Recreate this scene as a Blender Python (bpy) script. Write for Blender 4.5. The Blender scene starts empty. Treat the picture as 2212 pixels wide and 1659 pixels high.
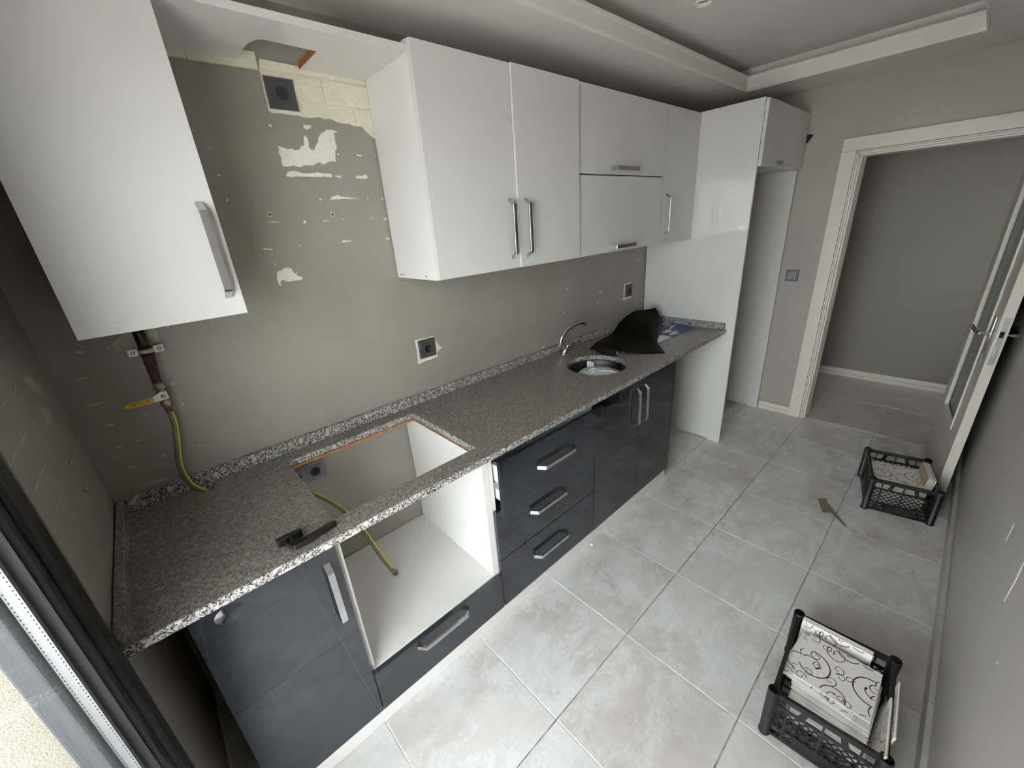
import bpy, bmesh, math, random
from mathutils import Vector, Matrix
from mathutils.geometry import tessellate_polygon
random.seed(7)
SC = bpy.context.scene
COL = SC.collection
# ------------------------------------------------------------------ camera, sky, exposure
CAM_LOC = (0.252, -1.6532, 1.64)
YAW, PITCH, ROLL, FPX = 41.2319, -21.6271, -4.2287, 868.95
def make_camera():
    a, p, r = (math.radians(v) for v in (YAW, PITCH, ROLL))
    fwd = Vector((math.sin(a)*math.cos(p), math.cos(a)*math.cos(p), math.sin(p)))
    right = Vector((math.cos(a), -math.sin(a), 0)); up = right.cross(fwd)
    R = math.cos(r)*right + math.sin(r)*up; U = -math.sin(r)*right + math.cos(r)*up
    cd = bpy.data.cameras.new('camera'); co = bpy.data.objects.new('camera', cd); COL.objects.link(co)
    m = Matrix((R, U, -fwd)).transposed().to_4x4(); m.translation = Vector(CAM_LOC)
    co.matrix_world = m
    cd.sensor_fit = 'HORIZONTAL'; cd.sensor_width = 36.0; cd.lens = FPX/2212*36.0
    cd.clip_start = 0.01; cd.clip_end = 200
    SC.camera = co
make_camera()
wd = bpy.data.worlds.new('overcast_sky'); SC.world = wd; wd.use_nodes = True
bg = wd.node_tree.nodes['Background']
bg.inputs['Color'].default_value = (0.97, 0.975, 1.0, 1); bg.inputs['Strength'].default_value = 6.8
sl_ = bpy.data.lights.new('sun', 'SUN'); sl_.energy = 28.0; sl_.angle = .02; sl_.color = (1, .98, .955)
so_ = bpy.data.objects.new('sun', sl_); COL.objects.link(so_); so_.rotation_euler = Vector((-.46, .10, -.88)).to_track_quat('-Z', 'Y').to_euler()   # stands behind the building, lights only the ground outside
SC.view_settings.view_transform = 'Standard'; SC.view_settings.look = 'None'
SC.view_settings.exposure = 1.2; SC.view_settings.gamma = 1.0; SC.view_settings.use_curve_mapping = False
SC.cycles.max_bounces = 10; SC.cycles.diffuse_bounces = 7; SC.cycles.glossy_bounces = 5
SC.cycles.transparent_max_bounces = 12; SC.cycles.caustics_reflective = False; SC.cycles.caustics_refractive = False

# ------------------------------------------------------------------ materials
MATS = {}
def srgb(r, g, b):
    f = lambda c: (c/12.92 if c <= 0.04045 else ((c+0.055)/1.055)**2.4)
    return (f(r/255), f(g/255), f(b/255), 1)
class N:
    def __init__(s, name):
        s.m = bpy.data.materials.new(name); s.m.use_nodes = True; s.t = s.m.node_tree; s.n = s.t.nodes
        s.p = s.n['Principled BSDF']; MATS[name] = s.m
    def add(s, typ, **k):
        x = s.n.new(typ)
        for a, v in k.items():
            if hasattr(x, a) and a not in ('Scale',): setattr(x, a, v)
        return x
    def link(s, a, b): s.t.links.new(a, b)
    def pos(s, sx=1, sy=1, sz=1, rnd=0.0):
        g = s.add('ShaderNodeNewGeometry'); mp = s.add('ShaderNodeMapping'); mp.inputs['Scale'].default_value = (sx, sy, sz)
        s.link(g.outputs['Position'], mp.inputs['Vector'])
        if rnd:
            oi = s.add('ShaderNodeObjectInfo'); mu = s.add('ShaderNodeMath', operation='MULTIPLY'); mu.inputs[1].default_value = rnd
            s.link(oi.outputs['Random'], mu.inputs[0]); s.link(mu.outputs[0], mp.inputs['Location'])
        return mp.outputs['Vector']
    def noise(s, vec, scale, detail=4, rough=.55, dist=0.0):
        x = s.add('ShaderNodeTexNoise'); x.inputs['Scale'].default_value = scale; x.inputs['Detail'].default_value = detail
        x.inputs['Roughness'].default_value = rough; x.inputs['Distortion'].default_value = dist
        s.link(vec, x.inputs['Vector']); return x.outputs['Fac']
    def ramp(s, fac, stops):
        x = s.add('ShaderNodeValToRGB'); e = x.color_ramp.elements
        while len(e) < len(stops): e.new(.5)
        for el, (p, c) in zip(e, stops): el.position = p; el.color = c if len(c) == 4 else (*c, 1)
        s.link(fac, x.inputs['Fac']); return x.outputs['Color']
    def mix(s, fac, a, b, mode='MIX'):
        x = s.add('ShaderNodeMix'); x.data_type = 'RGBA'; x.blend_type = mode
        for sock, v in ((x.inputs['Factor'], fac), (x.inputs['A'], a), (x.inputs['B'], b)):
            pass
        ins = [i for i in x.inputs if i.enabled]
        names = {}
        fi = x.inputs[0]; ai = x.inputs[6]; bi = x.inputs[7]
        for sock, v in ((fi, fac), (ai, a), (bi, b)):
            if hasattr(v, 'links') or hasattr(v, 'is_linked'): s.link(v, sock)
            else: sock.default_value = v
        return x.outputs[2]
    def bump(s, fac, strength, dist=.002):
        b = s.add('ShaderNodeBump'); b.inputs['Strength'].default_value = strength; b.inputs['Distance'].default_value = dist
        s.link(fac, b.inputs['Height']); s.link(b.outputs['Normal'], s.p.inputs['Normal'])
    def set(s, color=None, rough=None, metal=None, spec=None, coat=None):
        i = s.p.inputs
        for key, v in (('Base Color', color), ('Roughness', rough), ('Metallic', metal), ('Specular IOR Level', spec), ('Coat Weight', coat)):
            if v is None: continue
            if hasattr(v, 'is_linked'): s.link(v, i[key])
            else: i[key].default_value = v
        return s
K0, K1 = (0, 0, 0, 1), (1, 1, 1, 1)
def plain(name, col, rough=.5, metal=0.0, spec=.5, grain=0.0, gscale=60, bump=0.0):
    n = N(name); c = col
    if grain:
        f = n.noise(n.pos(), gscale, 3)
        lo = tuple(v*(1-grain) for v in col[:3])+(1,); hi = tuple(min(1, v*(1+grain)) for v in col[:3])+(1,)
        c = n.ramp(f, [(.3, lo), (.7, hi)])
        if bump: n.bump(f, bump, .001)
    n.set(c, rough, metal, spec); return n.m
def wall_paint(name, col, var=.10, rough=.42, streak=.0):
    n = N(name)
    f = n.noise(n.pos(), 2.2, 5, .6)
    lo = tuple(v*(1-var) for v in col[:3])+(1,); hi = tuple(v*(1+var) for v in col[:3])+(1,)
    c = n.ramp(f, [(.3, lo), (.7, hi)])
    if streak:
        g = n.noise(n.pos(4, 4, 26), 1.9, 6, .7, .6)
        m = n.ramp(g, [(.60, K0), (.74, K1)])
        h = n.noise(n.pos(), 1.7, 2)
        m2 = n.mix(1.0, m, n.ramp(h, [(.42, K0), (.62, K1)]), 'MULTIPLY')
        fm = n.mix(streak, K0, m2)
        c = n.mix(fm, c, tuple(min(1, v*1.7) for v in col[:3])+(1,))
    n.set(c, rough, 0, .45)
    n.bump(n.noise(n.pos(), 160, 3), .12, .0006)
    return n.m
wall_paint('taupe_wall_paint', srgb(171, 165, 155), .07, .40)
wall_paint('scraped_wall_paint', srgb(148, 144, 134), .10, .40, .38)
wall_paint('grey_wall_paint', srgb(186, 184, 179), .05, .45)
wall_paint('ceiling_paint', srgb(222, 219, 214), .03, .6)
wall_paint('white_plaster', srgb(222, 218, 212), .03, .6)
plain('white_lacquer', srgb(208, 207, 204), .05, 0, .5)
plain('white_melamine', srgb(218, 217, 214), .32, 0, .5, .02, 8)
plain('anthracite_lacquer', srgb(36, 38, 45), .035, 0, .5).node_tree.nodes['Principled BSDF'].inputs['IOR'].default_value = 1.75
plain('anthracite_edge', srgb(58, 60, 66), .35, 0, .5)
plain('chrome', (.60, .60, .61, 1), .07, 1.0)
plain('satin_steel', (.50, .50, .51, 1), .32, 1.0, .5, .06, 120)
plain('sink_steel', (.13, .13, .14, 1), .45, 1.0, .5, .08, 90)
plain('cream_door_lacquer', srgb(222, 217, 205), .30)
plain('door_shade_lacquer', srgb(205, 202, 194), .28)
plain('dark_gap', (.01, .01, .01, 1), .9)
plain('dark_frame_plastic', srgb(22, 24, 28), .30, 0, .32, .08, 40)
plain('rubber_gasket', (.012, .012, .013, 1), .6)
plain('spacer_bar', srgb(172, 175, 177), .35, .3)
plain('black_plastic', srgb(30, 31, 34), .42, 0, .5, .15, 70, .2)
plain('black_metal', srgb(20, 19, 19), .35)
plain('socket_plastic', srgb(74, 74, 78), .38)
plain('socket_dark', srgb(30, 30, 32), .5)
plain('socket_grey', srgb(110, 114, 122), .4)
plain('switch_rocker', srgb(140, 140, 142), .35)
plain('peeled_plaster', srgb(222, 218, 206), .85, 0, .3, .06, 60, .4)
plain('old_adhesive', srgb(186, 178, 162), .85, 0, .3, .12, 60, .4)
plain('cut_granite_dark', srgb(60, 56, 50), .7)
plain('raw_chipboard', srgb(150, 92, 52), .9, 0, .3, .3, 220, .4)
plain('pine_batten', srgb(160, 116, 76), .8, 0, .3, .25, 60)
plain('brass_fitting', srgb(150, 136, 116), .38, .85, .5, .12, 90)
plain('rust_wrap', srgb(66, 46, 38), .8, 0, .3, .3, 90, .5)
plain('gas_pipe_black', srgb(16, 16, 18), .35)
plain('galvanised', srgb(178, 176, 168), .38, .7)
plain('lever_yellow', srgb(214, 172, 30), .45)
plain('hose_yellow', srgb(198, 190, 40), .45, 0, .5, .1, 60)
plain('ink_black', srgb(18, 16, 12), .6)
plain('glazed_tile', srgb(232, 231, 228), .16)
plain('tile_bisque', srgb(176, 160, 136), .85, 0, .3, .08, 90)
plain('scroll_brown', srgb(98, 70, 52), .45, 0, .5, .25, 40)
plain('banner_black', srgb(12, 12, 12), .6, 0, .08, .1, 200, .2)
plain('banner_navy', srgb(34, 50, 112), .38)
plain('banner_white', srgb(222, 222, 222), .4)
plain('dark_cloth', srgb(30, 24, 28), .8, 0, .3, .4, 40, .5)
plain('pink_cloth', srgb(150, 96, 96), .8)
plain('white_film', srgb(226, 229, 232), .45, 0, .5, .03, 30)
plain('grey_paper', srgb(178, 178, 176), .7)
plain('blue_cloth', srgb(24, 44, 92), .7)
plain('brown_tape', srgb(138, 128, 110), .30)
plain('clear_scrap', srgb(215, 213, 208), .2)
plain('spot_lens', srgb(120, 108, 98), .3)
plain('outer_rebate', srgb(72, 76, 80), .5)
plain('balcony_floor', srgb(172, 170, 166), .7, 0, .3, .1, 20)
plain('outside_ground', srgb(152, 151, 149), .9)
plain('patterned_cloth', srgb(52, 34, 62), .8, 0, .3, .6, 120)
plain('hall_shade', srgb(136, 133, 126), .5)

def granite(name, dust_reflection):
    n = N(name)
    v = n.add('ShaderNodeTexVoronoi'); v.inputs['Scale'].default_value = 310; n.link(n.pos(), v.inputs['Vector'])
    sep = n.add('ShaderNodeSeparateColor'); n.link(v.outputs['Color'], sep.inputs[0])
    c = n.ramp(sep.outputs[0], [(0, (.022, .022, .026, 1)), (.18, (.05, .05, .055, 1)), (.38, (.17, .165, .16, 1)), (.62, (.34, .325, .30, 1)), (.85, (.50, .485, .46, 1)), (1, (.62, .60, .57, 1))])
    v2 = n.add('ShaderNodeTexVoronoi'); v2.inputs['Scale'].default_value = 85; n.link(n.pos(1, 1.6, 1), v2.inputs['Vector'])
    s2 = n.add('ShaderNodeSeparateColor'); n.link(v2.outputs['Color'], s2.inputs[0])
    big = n.ramp(s2.outputs[1], [(.93, K0), (.95, K1)])
    c = n.mix(big, c, (.55, .50, .43, 1))
    if dust_reflection:  # brown mix: dust, plus the polished top's dark wall reflection put into the colour
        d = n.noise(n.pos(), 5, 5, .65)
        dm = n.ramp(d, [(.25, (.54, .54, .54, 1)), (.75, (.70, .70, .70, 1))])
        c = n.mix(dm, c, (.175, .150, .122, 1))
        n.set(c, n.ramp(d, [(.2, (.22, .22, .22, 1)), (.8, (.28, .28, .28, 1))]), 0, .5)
    else: n.set(c, .22, 0, .5)
granite('granite', False); granite('dust_reflection_granite', True)

def floor_tile(name, base, smear):
    n = N(name)
    p = n.pos(rnd=7.0)
    f = n.noise(p, 2.8, 9, .70, .7)
    c = n.ramp(f, [(.30, srgb(*base[0])), (.45, srgb(*base[1])), (.58, srgb(*base[2])), (.75, srgb(*base[1]))])
    ps = n.pos(1.0, 1.4, 1, rnd=3.0)
    g = n.noise(ps, 4.0, 14, .82, .5)
    m = n.ramp(g, [(.43, K0), (.52, (.7, .7, .7, 1)), (.62, K1)])
    h = n.noise(n.pos(), 2.3, 4, .6)
    m = n.mix(1.0, m, n.ramp(h, [(.34, (.1, .1, .1, 1)), (.55, K1)]), 'MULTIPLY')
    fine = n.noise(n.pos(5, 1.3, 1, rnd=2.0), 20, 8, .85, 1.0)
    m = n.mix(1.0, m, n.ramp(fine, [(.36, (.35, .35, .35, 1)), (.56, K1)]), 'MULTIPLY')
    c = n.mix(n.mix(smear, K0, m), c, srgb(224, 228, 231))
    scr = n.noise(n.pos(2.2, 9, 1, rnd=5.0), 12, 9, .88, .8)
    c = n.mix(n.ramp(scr, [(.66, K0), (.74, (.40, .40, .40, 1))]), c, srgb(136, 124, 110))
    sp = n.noise(n.pos(), 120, 2)
    c = n.mix(n.ramp(sp, [(.75, K0), (.79, (.45, .45, .45, 1))]), c, srgb(110, 100, 88))
    r = n.ramp(n.noise(ps, 9, 6, .7), [(.3, (.12, .12, .12, 1)), (.7, (.26, .26, .26, 1))])
    r = n.mix(n.mix(smear, K0, m), r, (.42, .42, .42, 1))
    n.set(c, r, 0, .5)
floor_tile('floor_tile_glaze', [(184, 176, 165), (201, 197, 191), (210, 208, 205)], .85)
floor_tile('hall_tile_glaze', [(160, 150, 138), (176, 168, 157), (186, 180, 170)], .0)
plain('grout', srgb(236, 234, 230), .9, 0, .3, .10, 30)
plain('dirty_grout', srgb(160, 154, 146), .9, 0, .3, .5, 22)
def stucco():
    n = N('pebble_stucco')
    f = n.noise(n.pos(), 320, 3, .6)
    n.set(n.ramp(f, [(.35, srgb(130, 123, 108)), (.6, srgb(186, 180, 166))]), .9, 0, .2); n.bump(f, .8, .004)
stucco()
def foam():
    n = N('cream_foam_panel')
    f = n.noise(n.pos(1, 1, 2.2), 26, 5, .6, 1.2)
    n.set(n.ramp(f, [(.3, srgb(214, 207, 186)), (.7, srgb(229, 224, 207))]), .6, 0, .3); n.bump(f, .6, .006)
foam()
def hose_mat():
    n = N('braided_hose')
    w = n.add('ShaderNodeTexVoronoi'); w.inputs['Scale'].default_value = 420; n.link(n.pos(), w.inputs['Vector'])
    n.set(n.ramp(w.outputs['Distance'], [(.2, srgb(150, 140, 116)), (.7, srgb(84, 76, 62))]), .45, .3)
hose_mat()
def glass(name, tint=(1, 1, 1, 1), refl=.08, rough=0.0):
    m = bpy.data.materials.new(name); m.use_nodes = True; t = m.node_tree; MATS[name] = m
    for x in list(t.nodes): t.nodes.remove(x)
    o = t.nodes.new('ShaderNodeOutputMaterial'); tr = t.nodes.new('ShaderNodeBsdfTransparent'); tr.inputs[0].default_value = tint
    g = t.nodes.new('ShaderNodeBsdfGlossy'); g.inputs['Roughness'].default_value = rough
    mx = t.nodes.new('ShaderNodeMixShader'); fr = t.nodes.new('ShaderNodeFresnel'); fr.inputs['IOR'].default_value = 1.25
    ge = t.nodes.new('ShaderNodeNewGeometry'); mr = t.nodes.new('ShaderNodeMapRange'); mr.inputs['To Min'].default_value = 1.25; mr.inputs['To Max'].default_value = .8
    t.links.new(ge.outputs['Backfacing'], mr.inputs['Value']); t.links.new(mr.outputs[0], fr.inputs['IOR'])
    t.links.new(fr.outputs[0], mx.inputs[0]); t.links.new(tr.outputs[0], mx.inputs[1]); t.links.new(g.outputs[0], mx.inputs[2]); t.links.new(mx.outputs[0], o.inputs[0])
glass('window_glass', (.97, .98, .98, 1))
def frosted():
    n = N('frosted_glass'); n.set(srgb(150, 158, 158), .35, 0, .6); n.p.inputs['Transmission Weight'].default_value = .25
frosted()

# ------------------------------------------------------------------ geometry helpers
WM = {}                      # world matrix of every root (and of everything under it)
def wm(o): return WM.get(o.name, Matrix())
def B(): return bmesh.new()
def add_box(bm, x0, x1, y0, y1, z0, z1, bev=0.0, mi=0):
    m = Matrix.Translation(((x0+x1)/2, (y0+y1)/2, (z0+z1)/2)) @ Matrix.Diagonal((abs(x1-x0), abs(y1-y0), abs(z1-z0), 1))
    r = bmesh.ops.create_cube(bm, size=1.0, matrix=m); vs = r['verts']
    fs = list({f for v in vs for f in v.link_faces})
    for f in fs: f.material_index = mi
    if bev:
        es = list({e for v in vs for e in v.link_edges})
        bmesh.ops.bevel(bm, geom=es, offset=bev, segments=2, affect='EDGES', profile=.6)
    return bm
def add_prism(bm, pts, axis, a, b, mi=0, side_mi=None):
    """polygon pts (2D, in the plane across axis: x->(y,z), y->(x,z), z->(x,y)) extruded from a to b"""
    def P(p, t): return {'x': (t, p[0], p[1]), 'y': (p[0], t, p[1]), 'z': (p[0], p[1], t)}[axis]
    A = [bm.verts.new(P(p, a)) for p in pts]; C = [bm.verts.new(P(p, b)) for p in pts]
    n = len(pts); new = []
    if n <= 4: tri = [tuple(range(n))]
    else: tri = tessellate_polygon([[Vector((p[0], p[1], 0)) for p in pts]])
    for t in tri:
        for vs in (A, C):
            try: new.append(bm.faces.new([vs[i] for i in t]))
            except ValueError: continue
            new[-1].material_index = mi
    for i in range(n):
        j = (i+1) % n
        f = bm.faces.new((A[j], A[i], C[i], C[j])); f.material_index = mi if side_mi is None else side_mi; new.append(f)
    bmesh.ops.recalc_face_normals(bm, faces=bm.faces[:])
    return bm
def add_slab(bm, outer, holes, z0, z1, top_mi=0, side_mi=0):
    loops = [outer]+holes
    for z in (z0, z1):
        es = []
        for lp in loops:
            vs = [bm.verts.new((x, y, z)) for x, y in lp]
            es += [bm.edges.new((vs[i], vs[(i+1) % len(vs)])) for i in range(len(vs))]
        r = bmesh.ops.triangle_fill(bm, edges=es, use_beauty=True)
        for g in r['geom']:
            if isinstance(g, bmesh.types.BMFace):
                g.material_index = top_mi; g.normal_update()
                if (g.normal.z > 0) != (z == z1): g.normal_flip()
    for k, lp in enumerate(loops):
        n = len(lp)
        for i in range(n):
            a, b = lp[i], lp[(i+1) % n]
            f = bm.faces.new([bm.verts.new((*a, z0)), bm.verts.new((*b, z0)), bm.verts.new((*b, z1)), bm.verts.new((*a, z1))])
            f.material_index = side_mi
    bmesh.ops.remove_doubles(bm, verts=bm.verts[:], dist=1e-5)
    bmesh.ops.recalc_face_normals(bm, faces=bm.faces[:])
    return bm
def frame_at(t, ref=Vector((0, 0, 1))):
    t = t.normalized()
    if abs(t.dot(ref)) > .95: ref = Vector((1, 0, 0))
    a = t.cross(ref).normalized(); return a, t.cross(a).normalized()
def smooth_path(pts, n=8):
    P = [Vector(p) for p in pts]; out = []
    for i in range(len(P)-1):
        p0 = P[max(i-1, 0)]; p1 = P[i]; p2 = P[i+1]; p3 = P[min(i+2, len(P)-1)]
        for k in range(n):
            t = k/n
            out.append(.5*((2*p1)+(p2-p0)*t+(2*p0-5*p1+4*p2-p3)*t*t+(3*p1-p0-3*p2+p3)*t**3))
    out.append(P[-1]); return out
def add_tube(bm, pts, r, seg=10, cap=True, flat=1.0):
    P = [Vector(p) for p in pts]; R = r if isinstance(r, (list, tuple)) else [r]*len(P)
    rings = []; prev = None
    for i, p in enumerate(P):
        t = (P[min(i+1, len(P)-1)]-P[max(i-1, 0)])
        if prev is None: a, b = frame_at(t)
        else:
            tn = t.normalized(); a = (prev - tn*prev.dot(tn)).normalized(); b = tn.cross(a)
        prev = a
        rings.append([bm.verts.new(p+a*(R[i]*math.cos(2*math.pi*k/seg))+b*(R[i]*flat*math.sin(2*math.pi*k/seg))) for k in range(seg)])
    for i in range(len(rings)-1):
        for k in range(seg):
            f = bm.faces.new((rings[i][k], rings[i][(k+1) % seg], rings[i+1][(k+1) % seg], rings[i+1][k])); f.smooth = True
    if cap:
        bm.faces.new(list(reversed(rings[0]))); bm.faces.new(rings[-1])
    return bm
def add_lathe(bm, prof, seg=24, origin=(0, 0, 0), axis='z', closed=False):
    o = Vector(origin); rings = []
    def P(r, h, k):
        c, s = r*math.cos(2*math.pi*k/seg), r*math.sin(2*math.pi*k/seg)
        return o+Vector({'z': (c, s, h), 'y': (c, h, s), 'x': (h, c, s)}[axis])
    for r, h in prof:
        rings.append([bm.verts.new(P(max(r, 1e-5), h, k)) for k in range(seg)])
    idx = list(range(len(rings)-1))
    for i in idx:
        for k in range(seg):
            f = bm.faces.new((rings[i][k], rings[i][(k+1) % seg], rings[i+1][(k+1) % seg], rings[i+1][k])); f.smooth = True
    if closed:
        for k in range(seg): bm.faces.new((rings[-1][k], rings[-1][(k+1) % seg], rings[0][(k+1) % seg], rings[0][k]))
    bmesh.ops.recalc_face_normals(bm, faces=bm.faces[:])
    return bm
def add_bar(bm, p0, p1, w, t, normal):
    """flat bar from p0 to p1, w wide across, t thick along normal"""
    p0, p1, nn = Vector(p0), Vector(p1), Vector(normal).normalized()
    d = (p1-p0); s = d.cross(nn).normalized()*(w/2); nn = nn*(t/2)
    v = [bm.verts.new(p+sx*s+sn*nn) for p in (p0, p1) for sx, sn in ((-1, -1), (1, -1), (1, 1), (-1, 1))]
    for q in ((0, 1, 2, 3), (7, 6, 5, 4), (0, 4, 5, 1), (1, 5, 6, 2), (2, 6, 7, 3), (3, 7, 4, 0)): bm.faces.new([v[i] for i in q])
    bmesh.ops.recalc_face_normals(bm, faces=bm.faces[:])
    return bm
def obj(name, bm, mats, parent=None, world=True, mesh_only=False):
    """link one mesh object; verts given in world space are moved into the root's frame"""
    me = bpy.data.meshes.new(name)
    M = wm(parent) if parent is not None else Matrix()
    if world and parent is not None: bm.transform(M.inverted())
    bm.to_mesh(me); bm.free()
    for m in ([mats] if isinstance(mats, str) else mats): me.materials.append(MATS[m])
    o = bpy.data.objects.new(name, me); COL.objects.link(o)
    if parent is not None: o.parent = parent
    WM[o.name] = M
    return o
def mod_bevel(o, w=.0015, seg=2, ang=40):
    b = o.modifiers.new('bevel', 'BEVEL'); b.width = w; b.segments = seg; b.limit_method = 'ANGLE'; b.angle_limit = math.radians(ang); return o
def tag(o, label, cat=None, group=None, kind=None):
    o['label'] = label
    if cat: o['category'] = cat
    if group: o['group'] = group
    if kind or cat: o['kind'] = kind or 'thing'
    return o
def thing(name, label, cat, loc=(0, 0, 0), rot=0.0, group=None, kind=None, mat=None):
    o = bpy.data.objects.new(name, None); COL.objects.link(o); o.empty_display_size = .05
    M = mat if mat is not None else Matrix.Translation(loc) @ Matrix.Rotation(rot, 4, 'Z')
    o.matrix_world = M; WM[o.name] = M
    return tag(o, label, cat, group, kind or 'thing')
def dup(root, mat, label=None, group=None):
    r = root.copy(); COL.objects.link(r); r.matrix_world = mat; WM[r.name] = mat
    if label: r['label'] = label
    if group: r['group'] = group
    def kids(a, b):
        for ch in list(a.children):
            c = ch.copy(); COL.objects.link(c); c.parent = b; kids(ch, c)
    kids(root, r); return r
def box(name, x0, x1, y0, y1, z0, z1, mat, parent=None, bev=0.0, world=True):
    return obj(name, add_box(B(), x0, x1, y0, y1, z0, z1, bev), mat, parent, world)
def text_mesh(body, size=1.0, extrude=0.0, bold=0.0):
    cu = bpy.data.curves.new('lettering', 'FONT'); cu.body = body; cu.size = size; cu.extrude = extrude; cu.resolution_u = 2; cu.offset = bold
    cu.align_x = 'LEFT'
    t = bpy.data.objects.new('lettering', cu); COL.objects.link(t)
    dg = bpy.context.evaluated_depsgraph_get(); dg.update()
    me = bpy.data.meshes.new_from_object(t.evaluated_get(dg)); bpy.data.objects.remove(t); bpy.data.curves.remove(cu)
    bm = bmesh.new(); bm.from_mesh(me); bpy.data.meshes.remove(me); return bm

# ------------------------------------------------------------------ measures (metres)
XR, YF, ZS, ZU = 3.954, -1.912, 2.333, 2.485          # right wall, front wall, soffit, upper ceiling
ZC, ZCB, ZUP = .87, .8436, .914                        # worktop top, underside, upstand top
YC, YD, YU = -.641, -.604, -.3335                      # worktop front, base fronts, wall cupboard fronts
XT, XP2, YT = 3.126, 3.916, -.687                      # fridge housing
ZU0, ZUT = 1.461, 2.197

# ------------------------------------------------------------------ the setting
floor = obj('floor', add_box(B(), -.02, 5.35, -2.75, .3, -.06, -.0016), 'grout')
tag(floor, 'grey ceramic tiled floor of the kitchen and the hall behind it', kind='structure')
TX = [0.0055+.4411*k for k in range(10)]; TY = [-.1525, -.5935, -1.0336, -1.4737]
def tile_mesh(w, d, mat):
    bm = add_box(B(), -w/2, w/2, -d/2, d/2, -.009, 0, .0012); me = bpy.data.meshes.new('floor_tile'); bm.to_mesh(me); bm.free(); me.materials.append(MATS[mat]); return me
FULL = {}
def lay_tile(x0, x1, y0, y1, mat):
    g = .0024; w, d = round(x1-x0-2*g, 4), round(y1-y0-2*g, 4); key = (w, d, mat)
    if key not in FULL: FULL[key] = tile_mesh(w, d, mat)
    o = bpy.data.objects.new('floor_tile', FULL[key]); COL.objects.link(o); o.parent = floor
    o.location = ((x0+x1)/2, (y0+y1)/2, random.uniform(-.0004, .0004))
for i in range(9):
    x0, x1 = TX[i], min(TX[i+1], XR+.02)
    for y1, y0 in ((-1.4737, YF), (-1.0336, -1.4737), (-.5935, -1.0336), (-.1525, -.5935), (0, -.1525)):
        if y0 > -.6 and .5 < x1 < 2.3: continue       # under the base units, never seen
        lay_tile(x0, x1, y0, y1, 'floor_tile_glaze')
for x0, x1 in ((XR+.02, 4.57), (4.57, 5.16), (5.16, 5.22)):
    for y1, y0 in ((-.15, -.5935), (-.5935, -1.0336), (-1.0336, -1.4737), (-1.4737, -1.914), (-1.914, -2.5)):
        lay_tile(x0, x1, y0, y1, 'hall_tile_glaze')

for y in TY[1:]: box('grout_joint', 0, 5.2, y-.0022, y+.0022, -.005, -.0009, 'dirty_grout', floor)
wall_back = tag(box('wall_back', -.12, 4.1, 0, .12, -.05, 2.6, 'scraped_wall_paint'), 'taupe back wall, paint scraped and peeled where the wall tiles came off', kind='structure')
bm = add_box(B(), -.12, 0, -.61, .0, -.05, 2.6); add_box(bm, -.12, 0, -2.03, -.61, 2.18, 2.6)
wall_left = tag(obj('wall_left', bm, 'scraped_wall_paint'), 'scraped taupe wall between balcony door and back wall', kind='structure')
bm = add_box(B(), XR, 4.09, -1.0, .3, -.05, 2.6); add_box(bm, XR, 4.09, -2.75, -1.0, 1.95, 2.6); add_box(bm, XR, 4.09, -2.75, -1.79, -.05, 1.95)
wall_right = tag(obj('wall_right', bm, 'taupe_wall_paint'), 'taupe end wall with the open doorway to the hall', kind='structure')
wall_front = tag(box('wall_front', -.12, XR, -2.03, YF, -.05, 2.6, 'grey_wall_paint'), 'plain grey wall opposite the cupboards', kind='structure')
bm = add_box(B(), 5.2, 5.3, -2.75, .3, -.05, 2.6); add_box(bm, 4.09, 5.2, .18, .3, -.05, 2.6); add_box(bm, 4.09, 5.2, -2.75, -2.6, -.05, .9); add_box(bm, 4.09, 5.2, -2.75, -2.6, 1.9, 2.6); add_box(bm, 4.09, 4.56, -2.75, -2.6, .9, 1.9); add_box(bm, 4.76, 5.2, -2.75, -2.6, .9, 1.9)  # end wall keeps an unseen opening, added to let sky light brighten the hall
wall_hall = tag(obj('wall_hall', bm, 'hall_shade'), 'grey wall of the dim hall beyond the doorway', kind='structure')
# ceiling: dropped soffit with a lit-from-the-side tray in the middle
TX0, TX1, TY0, TY1 = .42, 3.54, -1.476, -.418
bm = B(); add_slab(bm, [(-.12, -2.03), (XR+.1, -2.03), (XR+.1, .1), (-.12, .1)], [[(TX0, TY0), (TX0, TY1), (TX1, TY1), (TX1, TY0)]], ZS, ZS+.012)
R_ = .12
add_box(bm, TX0-R_-.05, TX1+R_+.05, TY0-R_-.05, TY1+R_+.05, ZU, ZU+.05)
for a in ((TX0-R_-.05, TX0-R_, TY0-R_, TY1+R_), (TX1+R_, TX1+R_+.05, TY0-R_, TY1+R_), (TX0-R_-.05, TX1+R_+.05, TY0-R_-.05, TY0-R_), (TX0-R_-.05, TX1+R_+.05, TY1+R_, TY1+R_+.05)):
    add_box(bm, *a, ZS+.012, ZU)
add_box(bm, 4.05, 5.3, -2.75, .3, 2.42, 2.5)
ceiling = tag(obj('ceiling', bm, 'ceiling_paint'), 'pale grey ceiling, dropped around a recessed tray', kind='structure')
trim = thing('trim_1', 'white plaster band edging the ceiling tray', None, (TX1, TY1, ZS), kind='structure')
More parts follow.
